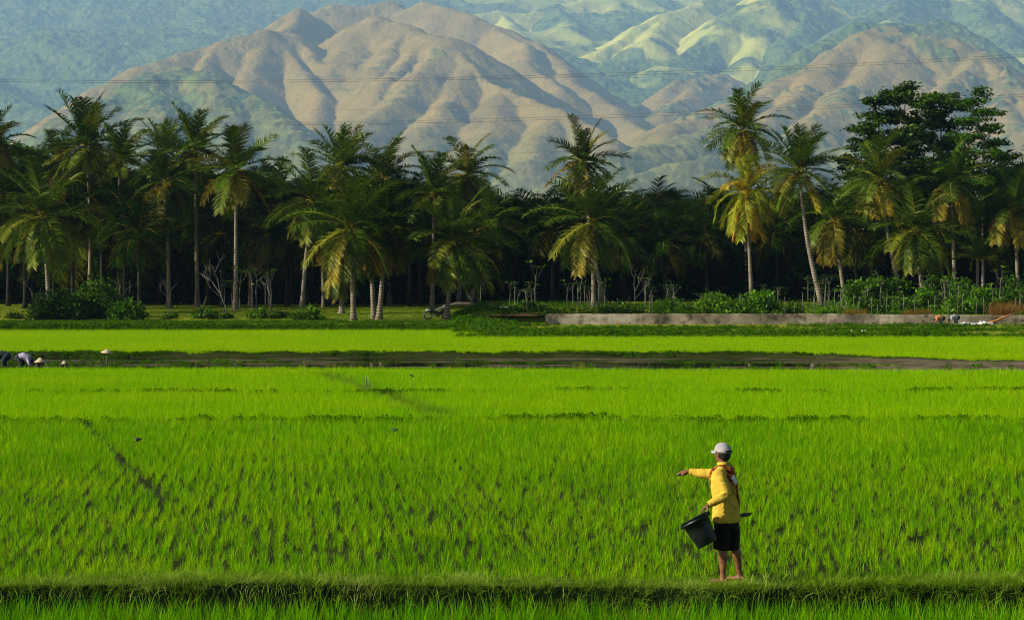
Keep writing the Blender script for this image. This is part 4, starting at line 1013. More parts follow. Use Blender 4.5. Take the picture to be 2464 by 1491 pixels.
# dry grass and undergrowth
dg = [tuft_mesh('dry_grass', 16, .9, .3, .3, .02, .6) for _ in range(4)]
xd = np.concatenate([rng.uniform(2385, 2600, 190), rng.uniform(2170, 2240, 60), rng.uniform(2030, 2080, 40)]); y = rng.uniform(136.3, 138, len(xd)); x = (xd - CXD) / FD * y
scatter('dry_grass', put(x, y), rng.uniform(.5, 1.1, len(x)) * np.where(xd > 2380, 1.2, .6), dg, M['drygrass'], 'orange brown dry grass behind the right end of the wall')
ug = [leafy_mesh('undergrowth', 60, .9, .8, .12) for _ in range(4)]
x = rng.uniform(-50, 55, 2600); y = rng.uniform(136, 168, len(x)); xd = xd_of(x, y); k = (xd > 1200) & (rng.random(len(x)) < .5 + .5 * sst(1900, 2100, xd)); x, y = x[k], y[k]
scatter('undergrowth', put(x, y), rng.uniform(.25, .75, len(x)), ug, M['weed'], 'low green undergrowth behind the wall')
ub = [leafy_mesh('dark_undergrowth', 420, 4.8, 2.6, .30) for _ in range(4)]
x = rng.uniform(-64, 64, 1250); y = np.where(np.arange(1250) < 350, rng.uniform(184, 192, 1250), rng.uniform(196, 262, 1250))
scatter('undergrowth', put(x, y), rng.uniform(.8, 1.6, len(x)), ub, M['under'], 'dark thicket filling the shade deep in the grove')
tl = [leafy_mesh('far_trees', 500, 9, 5.5, .55) for _ in range(4)]
x = rng.uniform(-170, 170, 1500); y = rng.uniform(380, 620, len(x))
xx = xd_of(x, y); hh = .55 + .35 * fbm(x * .03, y * .03, 3) * 2
scatter('treeline', np.stack([x, y, 0 * x], -1), hh * rng.uniform(.8, 1.35, len(x)), tl, M['leaf_dark'], 'hazy belt of trees beyond the palm grove')

# ------------------------------------------------------------------ wall, slab, soil, cloths
def wall():
    root = empty('concrete_wall', (X(1312, 134.4), 134.4, 0)); tag(root, 'long low weathered concrete wall behind the right fields', 'wall')
    x0 = X(1312, 134.4); x1 = X(2750, 134.4); segs = [0, .11, .2, .36, .47, .6, .74, .86, 1.0]; r = random.Random(2)
    for i in range(8):
        a = segs[i] * (x1 - x0) + .004; b = segs[i + 1] * (x1 - x0) - .004; n = 26; m = MB(); vs = []; fs = []
        for k in range(n + 1):
            t = k / n; x = a + (b - a) * t; top = .655 - .10 * sst(1900, 2500, xd_of(x + x0, 134.4)) + .012 * math.sin(x * 3 + i) + r.uniform(-.012, .012)
            if i == 0 and x < .3: top -= .12 * (1 - x / .3) ** 2
            for (yy, zz) in ((-.10, -.1), (-.10, top - .03), (-.07, top), (.07, top), (.10, top - .03), (.10, -.1)): vs.append((x, yy + r.uniform(-.004, .004), zz + .0))
        for k in range(n):
            for j in range(5): q = k * 6 + j; fs.append((q, q + 6, q + 7, q + 1))
        fs += [tuple(range(6)), tuple(range(n * 6, n * 6 + 6))[::-1]]
        m.add(vs, fs); m.build('wall_panel', M['wall'], root, smooth=False)
wall()
m = MB(); m.box((0, 0, 0), (1.1, .5, .06)); o = m.build('concrete_slab', M['grey'], smooth=False)
Yq = 150; o.location = (X(1240, Yq), Yq, float(gz(X(1240, Yq), Yq)) + .14); o.rotation_euler = (R(4), R(2), .1); tag(o, 'flat grey slab lying on the ground left of the wall', 'slab')
def soil():
    m = MB(); r = random.Random(4)
    x0 = X(1230, 135.5)
    vs = []; fs = []; nx, ny = 60, 8; W = X(1312, 135.5) - X(1150, 135.5)
    for i in range(nx + 1):
        for j in range(ny + 1):
            u = i / nx; v = j / ny; h = .12 * math.sin(math.pi * min(1, u * 1.02)) ** .5 * math.sin(math.pi * v) ** .7 * (1 - .35 * u)
            vs.append(((u - .5) * W, (v - .5) * 2.2, h + .05 * (float(vnoise(np.array(i * .6), np.array(j * .9))) - .5)))
    for i in range(nx):
        for j in range(ny): a = i * (ny + 1) + j; fs.append((a, a + ny + 1, a + ny + 2, a + 1))
    m.add(vs, fs); o = m.build('soil_bank', M['redsoil']); o.location = (x0, 135.5, float(gz(x0, 135.5)) + .0); tag(o, 'bare orange soil heap left of the wall', kind='structure')
soil()
def cloth(xd, yd, Y, w, d, h, name, label, mat='white', seed=0, cat='cloth'):
    r = random.Random(seed); m = MB(); vs = []; fs = []; n = 14
    for i in range(n + 1):
        for j in range(n + 1):
            u = i / n - .5; v = j / n - .5; e = (1 - (2 * u) ** 4) * (1 - (2 * v) ** 4)
            vs.append((u * w * (1 + .1 * math.sin(j)), v * d, h * e * (.5 + float(vnoise(np.array(i * .5 + seed), np.array(j * .5))))))
    for i in range(n):
        for j in range(n): a = i * (n + 1) + j; fs.append((a, a + n + 1, a + n + 2, a + 1))
    m.add(vs, fs); o = m.build(name, M[mat]); x = X(xd, Y); o.location = (x, Y, float(gz(x, Y)) + .05); o.rotation_euler = (R(12), 0, r.uniform(-.2, .2)); tag(o, label, cat)
    s_ = o.modifiers.new('t', 'SOLIDIFY'); s_.thickness = .02
cloth(2318, 781, 133.2, 1.0, .5, .10, 'cloth', 'crumpled white cloth right beside the grey crouching person', seed=1)
cloth(2345, 781, 133.3, .7, .4, .06, 'cloth', 'narrow middle strip of white cloth along the wall', seed=2)
cloth(2366, 784, 132.8, .62, .5, .16, 'cloth', 'thickest white cloth hanging over the edge near the right end', seed=3)
cloth(2383, 778, 133.4, .4, .3, .09, 'cloth', 'small raised cream cloth at the right end of the cloths', seed=4)
cloth(1218, 765, 133.5, .22, .2, .06, 'paper_scrap', 'small white scrap on the orange soil left of the wall', seed=5, cat='litter')
cloth(1103, 773, 134, .2, .2, .07, 'paper_scrap', 'small white scrap near the motorbike', seed=6, cat='litter')
for i, xq in enumerate((1969, 1993, 2004, 2049, 2075, 2082)):
    lb = ['leftmost small white scrap in the row on the weedy bank', 'second small white scrap in the row on the weedy bank', 'third small pale scrap in the row on the weedy bank', 'pinkish white scrap in the middle of the weedy bank row', 'fifth white scrap in the weedy bank row', 'rightmost cream scrap of the weedy bank row'][i]
    cloth(xq, 794 + (i % 3), 121.5, .10, .10, .05, 'paper_scrap', lb, seed=10 + i, cat='litter')
m = MB(); m.tube([(-.9, 0, 0), (-.4, 0, .12), (.3, 0, .42), (.9, 0, .62)], [.05, .07, .06, .04], 8); m.tube([(-.2, 0, .2), (.2, .1, .12), (.5, .1, .2)], [.03, .03, .02], 6)
o = m.build('driftwood_log', M['orange']); o.location = (X(2410, 133.6), 133.6, .12); tag(o, 'reddish dead branch leaning on the wall at the right', 'branch')
m = MB(); m.tube([(-2.1, 0, 0), (-1.4, 0, .35), (-.5, 0, .62), (.3, 0, .64), (1.3, 0, .45), (2.0, 0, -.1)], [.05, .08, .10, .10, .08, .05], 8); m.tube([(.8, 0, .55), (.55, 0, 1.0), (.25, 0, 1.5)], [.05, .035, .02], 6)
o = m.build('fallen_trunk', M['bark']); o.location = (X(1112, 144), 144, float(gz(X(1112, 144), 144))); tag(o, 'arched fallen trunk behind the motorbike palm', 'log')

# stakes and poles in the fields
def field_stake(xd, ybase, ytop, Y, label, r_=.02):
    x = X(xd, Y); z = float(gz(x, Y)); h = max(.3, Z(ytop, Y) - z); m = MB(); m.tube([(0, 0, -.05), (.01, 0, h * .5), (-.015, 0, h)], [r_, r_ * .9, r_ * .7], 6)
    o = m.build('field_stake', M['stake']); o.location = (x, Y, z); tag(o, label, 'stake')
    return Vector((x, Y, z + h))
field_stake(881, 925, 905, 66, 'dark stake beside the diagonal bund', .025)
field_stake(889, 925, 908, 66.5, 'thinner pale stake just right of the dark one by the diagonal bund', .012)
tp = field_stake(992, 935, 906, 64, 'thin stick carrying a small perched bird', .007)
field_stake(1387, 826, 811, 108, 'short stake in the back field left of the taller one', .02)
field_stake(1484, 830, 808, 107, 'tallest stake in the back field', .022)
field_stake(1534, 848, 832, 96, 'stake at the water edge bund in the back field', .022)
field_stake(772, 818, 806, 112, 'faint thin stake in the back left field', .015)
def bird(loc, label, flying=False, rz=0.0, s=1.0):
    root = empty('bird', loc, rz); tag(root, label, 'bird'); root.scale = (s, s, s)
    b = MB(); b.tube([(-.09, 0, -.03), (-.05, 0, -.01), (0, 0, .012), (.05, 0, .03), (.075, 0, .045), (.10, 0, .045)], [(.008, .004), (.014, .010), (.026, .024), (.020, .019), (.017, .016), (.003, .003)], 10)
    b.build('body', M['darkcloth'], root, remesh=.004)
    for sg in (-1, 1):
        w = MB(); y1 = .16 if flying else .02
        w.add([(.04, .015 * sg, .02), (-.04, .015 * sg, .012), (-.06, y1 * sg, .05 if flying else 0), (.01, y1 * sg * .9, .06 if flying else .005)], [(0, 1, 2, 3)])
        o_ = w.build('wing', M['metaldark'], root); mm = o_.modifiers.new('t', 'SOLIDIFY'); mm.thickness = .006
bird(tp + Vector((0, 0, .02)), 'small dark bird perched on the thin stick in the middle field', rz=2.8)
bird((X(332, 44.5), 44.5, Z(1060, 44.5)), 'small dark bird gliding low over the left of the rice field', True, .3)
bird((X(952, 47), 47, Z(1036, 47)), 'small dark bird gliding low over the middle of the rice field', True, .5, .8)

# ------------------------------------------------------------------ workers
def cone_hat(parent, loc, rad=.21, h=.15, tilt=0.0):
    m = MB(); n = 24; vs = [(0, 0, h)]
    for i, (rr, zz) in enumerate(((rad * .25, h * .80), (rad * .6, h * .40), (rad, 0), (rad * .97, -.008), (.02, h * .9))):
        for k in range(n): a = 2 * math.pi * k / n; vs.append((rr * math.cos(a), rr * math.sin(a), zz))
    fs = [(0, 1 + k, 1 + (k + 1) % n) for k in range(n)]
    for i in range(4):
        for k in range(n): a = 1 + i * n + k; b = 1 + i * n + (k + 1) % n; fs.append((a, a + n, b + n, b))
    m.add(vs, fs); o = m.build('hat', M['hat'], parent); o.location = loc; o.rotation_euler = (0, tilt, 0); return o
def bent_worker(xd, Y, z, label, shirt, pants, facing=-1, s=1.0, hat=False, rise=.55, group=None):
    """person bending forward from the hip: back up, head low on the facing side"""
    root = empty('person', (X(xd, Y), Y, z)); tag(root, label, 'person', group); root.scale = (s, s, s); f = facing; V = Vector
    hip = V((-f * .10, 0, rise)); sh = V((f * .26, 0, rise * .93)); hd = V((f * .40, 0, rise * .62))
    b = MB(); b.tube([hip, hip.lerp(sh, .5) + V((0, 0, .07)), sh, sh.lerp(hd, .6)], [(.15, .12), (.16, .12), (.17, .11), (.06, .06)], 14, up=V((0, 1, 0)))
    b.blob(hd, (.09, .078, .105)); b.blob(hd + V((f * .09, 0, -.02)), (.02, .018, .025), None, 8, 6)
    for sg in (-1, 1):
        kn = V((f * .02, sg * .14, rise * .5)); an = V((-f * .06, sg * .15, .07)); b.tube([hip + V((0, sg * .08, 0)), kn], [.085, .058], 10); b.tube([kn, kn.lerp(an, .4), an], [.055, .052, .035], 10)
        b.tube([an + V((-f * .04, 0, -.04)), an + V((f * .13, 0, -.05))], [(.04, .03), (.035, .015)], 8)
        el = V((f * .32, sg * .19, rise * .6)); wr = V((f * .38, sg * .12, rise * .28)); b.tube([sh + V((0, sg * .15, 0)), el], [.048, .038], 10); b.tube([el, wr], [.038, .026], 10)
        for q in range(4): b.tube([wr, wr + V((f * .03, (q - 1.5) * .018, -.05)), wr + V((f * .02, (q - 1.5) * .018, -.09))], [.018, .010, .007], 6)
        b.tube([wr, wr + V((f * .04, -sg * .04, -.03))], [.014, .009], 6)
    b.build('body', M['skin'], root, remesh=.012, it=2)
    c = MB(); c.tube([hip + V((f * .04, 0, .0)), hip.lerp(sh, .5) + V((0, 0, .075)), sh + V((f * .02, 0, 0)), sh.lerp(hd, .35)], [(.18, .15), (.19, .15), (.19, .14), (.08, .08)], 16, up=V((0, 1, 0)))
    for sg in (-1, 1):
        el = V((f * .32, sg * .19, rise * .6)); c.tube([sh + V((0, sg * .13, 0)), el, el + V((f * .03, -sg * .03, -.09))], [.075, .058, .05], 10)
    c.build('shirt', M[shirt], root, remesh=.014, it=2)
    p = MB(); p.blob(hip + V((-f * .02, 0, -.02)), (.16, .19, .16))
    for sg in (-1, 1): kn = V((f * .02, sg * .14, rise * .5)); p.tube([hip + V((0, sg * .08, 0)), kn, kn + V((-f * .05, 0, -rise * .3))], [.115, .09, .07], 10)
    p.build('trousers', M[pants], root, remesh=.014, it=2)
    h = MB(); h.blob(hd + V((-f * .01, 0, .02)), (.098, .086, .105)); h.build('hair', M['hair'], root)
    if hat: cone_hat(root, hd + V((0, 0, .05)), tilt=f * .35)
    return root
bent_worker(52, 81.0, -.20, 'bent worker in a lilac and white shirt at the left edge of the flooded strip', 'lilac', 'darkcloth', 1, 1.0, rise=.47)
bent_worker(10, 82.5, -.22, 'bent worker in dark clothes with straw hat cut by the left frame edge', 'darkcloth', 'darkcloth', -1, 1.0, True, rise=.50)
def squat_worker(xd, yhat, Y, label, rad):
    z0 = float(gz(X(xd, Y), Y)); top = Z(yhat, Y); root = empty('person', (X(xd, Y), Y, z0)); tag(root, label, 'person'); hh = top - z0
    b = MB(); V = Vector; b.tube([V((0, .05, .12)), V((0, .02, .30)), V((0, -.02, hh - .16))], [(.15, .14), (.16, .12), (.07, .06)], 12); b.blob((0, -.03, hh - .08), (.075, .085, .10))
    for sg in (-1, 1):
        b.tube([V((sg * .1, .05, .14)), V((sg * .16, -.22, .30)), V((sg * .14, -.10, .04))], [.08, .06, .04], 8)
        b.tube([V((sg * .15, 0, .36)), V((sg * .2, -.18, .24)), V((sg * .1, -.30, .16))], [.05, .04, .028], 8); b.tube([V((sg * .14, -.12, .03)), V((sg * .14, -.26, .02))], [.04, .03], 8)
    b.build('body', M['skin'], root, remesh=.014, it=2)
    c = MB(); c.tube([V((0, .05, .10)), V((0, .02, .30)), V((0, -.02, hh - .18))], [(.18, .16), (.19, .15), (.09, .08)], 12)
    for sg in (-1, 1): c.tube([V((sg * .13, 0, .36)), V((sg * .2, -.18, .24)), V((sg * .11, -.28, .17))], [.07, .06, .045], 8); c.tube([V((sg * .1, .05, .14)), V((sg * .16, -.22, .30)), V((sg * .14, -.12, .08))], [.10, .08, .06], 8)
    c.build('shirt', M['darkcloth'], root, remesh=.016)
    root.scale = (.62, .62, 1)
    cone_hat(root, (0, -.03, hh - .03), rad / .62, rad * .8)
squat_worker(97, 869, 80.3, 'worker hidden behind the rice with only a large conical straw hat showing', .23)
squat_worker(155, 873, 80.2, 'worker hidden behind the rice under the smallest conical straw hat', .16)
root = empty('hat_on_pole', (X(257, 84.5), 84.5, float(gz(X(257, 84.5), 84.5)))); tag(root, 'tilted conical straw hat on a thin pole in the mud', 'hat')
pz = Z(849, 84.5) - root.location.z; m = MB(); m.tube([(0, 0, -.05), (.01, 0, pz * .6), (0, 0, pz + .1)], [.022, .02, .018], 6); m.build('pole', M['stake'], root); cone_hat(root, (0, 0, pz), .25, .17, .12)
bent_worker(2264, 133.3, .0, 'crouching person in an orange brown shirt by the wall', 'orange', 'darkcloth', -1, 1.0, rise=.44)
bent_worker(2300, 133.3, .0, 'crouching person in a grey shirt by the wall next to the cloths', 'grey', 'darkcloth', -1, 1.0, rise=.48)

# motorbike
def motorbike():
    Y = 137; x = X(1052, Y); root = empty('motorbike', (x, Y, float(gz(x, Y)) + .02), .25); tag(root, 'small parked motorbike with white and blue panels beside the palm trunk', 'motorbike')
    for sx in (-.6, .6):
        w = MB(); n = 20; vs = []; fs = []
        for k in range(n):
            a = 2 * math.pi * k / n
            for j in range(6): b_ = 2 * math.pi * j / 6; rr = .26 + .045 * math.cos(b_); vs.append((sx + rr * math.cos(a), .045 * math.sin(b_), .30 + rr * math.sin(a)))
        for k in range(n):
            for j in range(6): fs.append((k * 6 + j, k * 6 + (j + 1) % 6, ((k + 1) % n) * 6 + (j + 1) % 6, ((k + 1) % n) * 6 + j))
        w.add(vs, fs); wo = w.build('wheel', M['metaldark'], root)
        s = MB()
        for k in range(8): a = k * math.pi / 4; s.tube([(sx, 0, .30), (sx + .23 * math.cos(a), 0, .30 + .23 * math.sin(a))], [.008, .006], 4)
        s.tube([(sx, -.06, .30), (sx, .06, .30)], .03, 8); s.build('rim', M['steel'], wo)
    b = MB(); b.tube([(-.45, 0, .62), (-.1, 0, .5), (.2, 0, .40), (.42, 0, .72)], [(.10, .10), (.11, .13), (.09, .12), (.06, .10)], 12, up=(0, 1, 0)); b.blob((.02, 0, .34), (.18, .12, .13)); b.build('body', M['metaldark'], root, remesh=.02)
    b = MB(); b.blob((-.3, 0, .76), (.36, .13, .07)); b.build('seat', M['metaldark'], root)
    b = MB(); b.tube([(-.60, 0, .30), (-.55, .08, .38), (.0, .09, .33)], .03, 6); b.tube([(.6, 0, .3), (.47, 0, .78), (.42, 0, .98)], [.035, .035, .03], 8); b.build('fork', M['steel'], root)
    b = MB(); b.tube([(.36, -.33, 1.02), (.42, -.1, .98), (.42, .1, .98), (.36, .33, 1.02)], .016, 6); b.build('handlebar', M['metaldark'], root)
    b = MB(); b.blob((.52, 0, .90), (.07, .08, .08)); b.build('headlight', M['steel'], root)
    b = MB(); b.blob((-.62, 0, .62), (.16, .10, .05)); b.blob((.62, 0, .60), (.18, .07, .05)); b.build('mudguard', M['white'], root)
motorbike()

# ------------------------------------------------------------------ power lines
def cable(y0, y1, y2, label, Y=420, r_=.05):
    a = np.polyfit([0, 1440, 2880], [y0, y1, y2], 2); pts = []
    for px in np.linspace(-700, 3580, 60):
        py = np.polyval(a, px); dx, dy = px / 1.16883, py / 1.16883; pts.append(P(dx, dy, Y))
    m = MB(); m.tube(pts, r_, 6); o = m.build('power_cable', M['wire']); tag(o, label, 'power cable', 'power cables across the valley')
cable(225, 214.5, 153, 'uppermost power cable of the top pair', r_=.03); cable(230.5, 221, 160, 'lower power cable of the top pair', r_=.033)
cable(309, 300, 236, 'faint single power cable between the two pairs', r_=.016)
cable(346, 333, 265, 'upper power cable of the middle pair', r_=.028); cable(351, 340, 272, 'lower power cable of the middle pair', r_=.032)
cable(448, 431, 365, 'faint lowest power cable just above the palms', r_=.018)

# ------------------------------------------------------------------ mountains
MS = 3.0
def mountain():
    RD = []   # ridges: (pts list (dx,dy,Y), slope, round, kind) kind 0 brown 1 forest 2 yellow grass
    def rd(pts, slope=.75, rnd=25, kind=0, spur=1.0): RD.append((pts, slope * (1.22 if kind in (0, 3, 4) else 1.1), rnd * .8, kind, spur))
    rd([(-160, 470, 2400), (-60, 400, 2480), (40, 335, 2550), (150, 262, 2620), (240, 207, 2680), (330, 162, 2740), (430, 130, 2800), (530, 106, 2850), (640, 74, 2900), (700, 78, 2930)], .62, 22)
    rd([(700, 78, 2930), (760, 130, 2860), (800, 180, 2790), (840, 235, 2700), (858, 290, 2600), (868, 330, 2520)], .78, 14, 0, .5)
    rd([(672, 75, 2915), (640, 120, 2840), (612, 165, 2770), (590, 205, 2700), (600, 245, 2620), (640, 290, 2540)], .72, 20, 0, .4)
    rd([(690, 110, 2880), (740, 170, 2780), (760, 220, 2690), (750, 290, 2590), (760, 330, 2500)], .75, 14, 0, .5)
    rd([(530, 106, 2850), (490, 150, 2770), (430, 185, 2700)], .7, 12, 0, .4)
    rd([(640, 90, 3060), (680, 50, 3090), (715, 26, 3110), (760, 48, 3140), (800, 78, 3150)], .72, 14)
    rd([(715, 26, 3110), (700, 60, 3040), (660, 88, 2980)], .8, 10, 0, .3)
    rd([(735, 45, 3400), (800, 14, 3450), (860, 16, 3470), (925, 6, 3480), (960, 22, 3460), (1000, 7, 3440), (1060, 22, 3400), (1130, 42, 3350), (1210, 72, 3300), (1270, 105, 3250), (1330, 155, 3150), (1400, 210, 3050), (1480, 260, 2950), (1560, 320, 2800)], .62, 14)
    rd([(830, 95, 3000), (870, 60, 3010), (910, 44, 3000), (970, 58, 2960), (1040, 82, 2900), (1088, 97, 2860)], .60, 40, 0, .5)
    rd([(870, 72, 2970), (850, 120, 2880), (830, 150, 2830)], .65, 40, 0, .3)
    rd([(960, 75, 2930), (930, 120, 2850), (900, 165, 2770), (905, 200, 2700)], .62, 24, 0, .3)
    rd([(1088, 97, 2860), (1120, 145, 2780), (1180, 190, 2700), (1270, 235, 2600), (1340, 270, 2500), (1420, 310, 2400), (1480, 350, 2300)], .80, 12, 0, .7)
    rd([(1088, 97, 2860), (1062, 140, 2780), (1010, 180, 2690), (940, 235, 2600), (880, 290, 2510), (866, 345, 2420)], .62, 26, 0, .5)
    rd([(1020, 90, 2900), (985, 140, 2800), (930, 190, 2700), (885, 240, 2620)], .62, 16, 0, .2)
    rd([(1130, 160, 2760), (1100, 230, 2620), (1040, 300, 2480), (990, 370, 2360), (930, 430, 2260)], .58, 24, 0, .8)
    rd([(1230, 215, 2650), (1200, 280, 2500), (1150, 350, 2370), (1100, 420, 2260)], .58, 24, 0, .8)
    rd([(1340, 270, 2500), (1300, 330, 2380), (1280, 390, 2280)], .6, 20, 0, .8)
    rd([(-120, 470, 2100), (20, 400, 2180), (120, 320, 2280), (230, 245, 2380), (350, 186, 2450), (425, 162, 2500), (500, 190, 2460), (600, 240, 2400), (700, 294, 2320), (790, 352, 2230), (860, 410, 2150)], .60, 26, 4, .9)
    rd([(350, 186, 2450), (380, 260, 2330), (420, 340, 2220)], .6, 22, 4, .8)
    rd([(500, 190, 2460), (560, 290, 2320), (600, 370, 2200)], .6, 22, 4, .8)
    rd([(1185, 68, 3300), (1240, 105, 3200), (1280, 150, 3100), (1350, 215, 2980)], .7, 12, 0, .5)
    # right brown hill
    rd([(1600, 300, 2480), (1700, 262, 2550), (1800, 230, 2650), (1900, 182, 2720), (2000, 124, 2790), (2090, 76, 2850), (2145, 64, 2870), (2205, 86, 2850), (2290, 100, 2830), (2347, 125, 2800), (2400, 182, 2700), (2460, 240, 2600), (2560, 330, 2450), (2700, 420, 2300)], .60, 22, 3)
    rd([(2347, 125, 2800), (2300, 180, 2700), (2250, 240, 2590), (2200, 310, 2480)], .66, 16, 3, .7)
    rd([(2347, 125, 2800), (2400, 220, 2640), (2440, 300, 2480)], .7, 16, 3, .7)
    rd([(2145, 64, 2870), (2100, 140, 2750), (2040, 210, 2630), (1960, 290, 2480), (1900, 350, 2380)], .58, 24, 3, .8)
    rd([(2000, 124, 2790), (1910, 220, 2640), (1840, 300, 2480)], .58, 20, 3, .8)
    rd([(1960, 110, 3150), (2050, 65, 3200), (2130, 50, 3230), (2200, 62, 3260), (2270, 50, 3300)], .6, 20, 1, .6)
    rd([(1380, 430, 2050), (1480, 380, 2130), (1580, 350, 2200), (1700, 320, 2300), (1820, 300, 2360)], .5, 24, 5, .9)
    rd([(1500, 440, 1980), (1640, 400, 2060), (1800, 370, 2150), (1950, 350, 2250), (2100, 380, 2200), (2250, 400, 2200)], .5, 24, 5, .9)
    rd([(1610, 215, 3250), (1655, 192, 3300), (1705, 182, 3350), (1760, 180, 3380)], .6, 12, 3, .4)
    rd([(1680, 195, 3330), (1640, 235, 3200), (1600, 265, 3050)], .6, 12, 3, .4)
    # back green ridges
    rd([(1090, 60, 4500), (1130, 38, 4560), (1200, 30, 4650), (1260, 34, 4680), (1320, 16, 4750), (1400, 0, 4850), (1500, -35, 4950)], .55, 14, 2)
    rd([(1200, 30, 4650), (1230, 70, 4450), (1290, 110, 4250)], .6, 14, 2)
    rd([(1320, 16, 4750), (1370, 60, 4500), (1420, 110, 4250)], .6, 14, 1)
    rd([(1440, 125, 4050), (1475, 98, 4120), (1530, 62, 4200), (1590, 36, 4300), (1650, 20, 4400), (1720, -5, 4500), (1800, -40, 4650)], .62, 14, 2)
    rd([(1600, 36, 4300), (1570, 75, 4150), (1545, 100, 4050)], .62, 20, 2, .2)
    rd([(1590, 155, 3800), (1640, 130, 3880), (1690, 106, 3950), (1750, 60, 4050), (1790, 20, 4120), (1825, -15, 4200), (1900, -50, 4350)], .62, 16, 2, .5)
    rd([(1830, -15, 4200), (1845, 60, 4040), (1830, 110, 3930), (1800, 150, 3830)], .66, 30, 2, .3)
    rd([(1900, -20, 4300), (1930, 60, 4050), (1900, 130, 3850), (1850, 190, 3650)], .6, 20, 1)
    rd([(2020, 90, 3900), (2100, 30, 4100), (2200, 0, 4300), (2320, -30, 4500), (2500, -80, 4700)], .55, 20, 1)
    rd([(2150, 30, 4150), (2120, 70, 3950)], .6, 14, 2, .3)
    rd([(2330, -10, 4400), (2400, 60, 4050), (2480, 140, 3750), (2600, 220, 3500)], .6, 20, 1)
    # back left forest spurs
    rd([(-300, -40, 4900), (0, -50, 4900), (300, -50, 4950), (700, -50, 5000), (1000, -50, 5050)], .5, 40, 1)
    rd([(0, -50, 4900), (60, 60, 4600), (90, 180, 4300), (80, 270, 3800)], .5, 40, 1)
    rd([(280, -50, 4950), (260, 40, 4700), (230, 140, 4400), (180, 220, 3900)], .5, 40, 1)
    rd([(560, -50, 4950), (520, 20, 4750), (480, 90, 4500)], .5, 40, 1)
    rd([(-200, 120, 4000), (-60, 200, 3700), (60, 260, 3500), (200, 300, 3300)], .5, 40, 1)
    rg = random.Random(11); segs = []
    def addpoly(pw, slope, rnd, kind):
        for a, b in zip(pw[:-1], pw[1:]): segs.append((a, b, slope, rnd, kind))
    for pts, slope, rnd, kind, spur in RD:
        pw = [P(*p) for p in pts]; fine = []
        for a, b in zip(pw[:-1], pw[1:]):
            n = max(1, int((b - a).length / 70))
            for i in range(n): fine.append(a.lerp(b, i / n) + Vector((rg.gauss(0, 5), rg.gauss(0, 8), rg.gauss(0, 1.5))) * (1 if i else 0))
        fine.append(pw[-1]); addpoly(fine, slope, rnd, kind)
        for i in range(1, len(fine) - 1, 1 if kind in (0, 3) else 2):
            p = fine[i]; d = (fine[i + 1] - fine[i - 1]); d.z = 0; d.normalize()
            for sg in (-1, 1):
                if rg.random() > .75 * spur: continue
                an = rg.uniform(.8, 1.35) * sg; dv = Vector((d.x * math.cos(an) - d.y * math.sin(an), d.x * math.sin(an) + d.y * math.cos(an), 0))
                if dv.y > .35: dv.y *= .5
                L = min(p.z, 420) * rg.uniform(.7, 1.2); q = p.copy(); ch = [q]; sl = slope * rg.uniform(.72, .86); drop0 = rg.uniform(1, 5); q.z
                for k in range(4):
                    dv = (dv + Vector((rg.gauss(0, .15), rg.gauss(0, .15), 0))).normalized(); q = q + dv * L / 4 + Vector((0, 0, -sl * L / 4)); 
                    if k == 0: q.z -= drop0
                    ch.append(q)
                addpoly(ch, slope * 1.12, rnd * .5, kind)
    # grid
    ys = np.concatenate([np.linspace(1500, 2150, 70), np.linspace(2154, 3300, 460), np.linspace(3306, 4800, 330), np.linspace(4820, 5500, 60)]).astype(np.float32)
    xs = np.linspace(-330, 2800, 1350).astype(np.float32)
    DX, YY = np.meshgrid(xs, ys); XX = (DX - CXD) / FD * YY
    wx = (fbm(XX / 160, YY / 160, 3) - .5) * 46; wy = (fbm(XX / 160 + 40, YY / 160 + 9, 3) - .5) * 46
    xq = XX + wx.astype(np.float32); yq = YY + wy.astype(np.float32)
    nz = fbm(XX / 420 + 3, YY / 420, 5)
    base = np.maximum(0, (YY - 2350)) * .235 + 130 * (nz - .5) * sst(2300, 3400, YY) - 10
    acc = np.full(XX.shape, -60, dtype=np.float32); kind = np.full(XX.shape, 1, dtype=np.int8)
    for a, b, slope, rnd, kd in segs:
        hm = max(a.z, b.z); reach = (hm + 60) / slope + rnd
        i0 = max(0, np.searchsorted(ys, min(a.y, b.y) - reach - 30)); i1 = min(len(ys), np.searchsorted(ys, max(a.y, b.y) + reach + 30))
        if i1 <= i0: continue
        ym = max(1500.0, min(a.y, b.y) - reach)
        xl = (min(a.x, b.x) - reach - 30) / ym * FD + CXD; xh = (max(a.x, b.x) + reach + 30) / ym * FD + CXD
        yM = max(a.y, b.y) + reach; xl = min(xl, (min(a.x, b.x) - reach - 30) / yM * FD + CXD); xh = max(xh, (max(a.x, b.x) + reach + 30) / yM * FD + CXD)
        j0 = max(0, np.searchsorted(xs, xl)); j1 = min(len(xs), np.searchsorted(xs, xh))
        if j1 <= j0: continue
        x_, y_ = xq[i0:i1, j0:j1], yq[i0:i1, j0:j1]; dx, dy = b.x - a.x, b.y - a.y; l2 = dx * dx + dy * dy + 1e-6
        t = np.clip(((x_ - a.x) * dx + (y_ - a.y) * dy) / l2, 0, 1); d = np.hypot(x_ - a.x - t * dx, y_ - a.y - t * dy)
        h = a.z + (b.z - a.z) * t - slope * (np.sqrt(d * d + rnd * rnd) - rnd)
        A = acc[i0:i1, j0:j1]; K_ = kind[i0:i1, j0:j1]; K_[h > A] = kd
        k_ = 3.5; hh = np.clip(.5 + .5 * (h - A) / k_, 0, 1); acc[i0:i1, j0:j1] = A * (1 - hh) + h * hh + k_ * hh * (1 - hh)
    k_ = 25.0; kind[base > acc] = 1; hh = np.clip(.5 + .5 * (base - acc) / k_, 0, 1); ZZ = acc * (1 - hh) + base * hh + k_ * hh * (1 - hh)
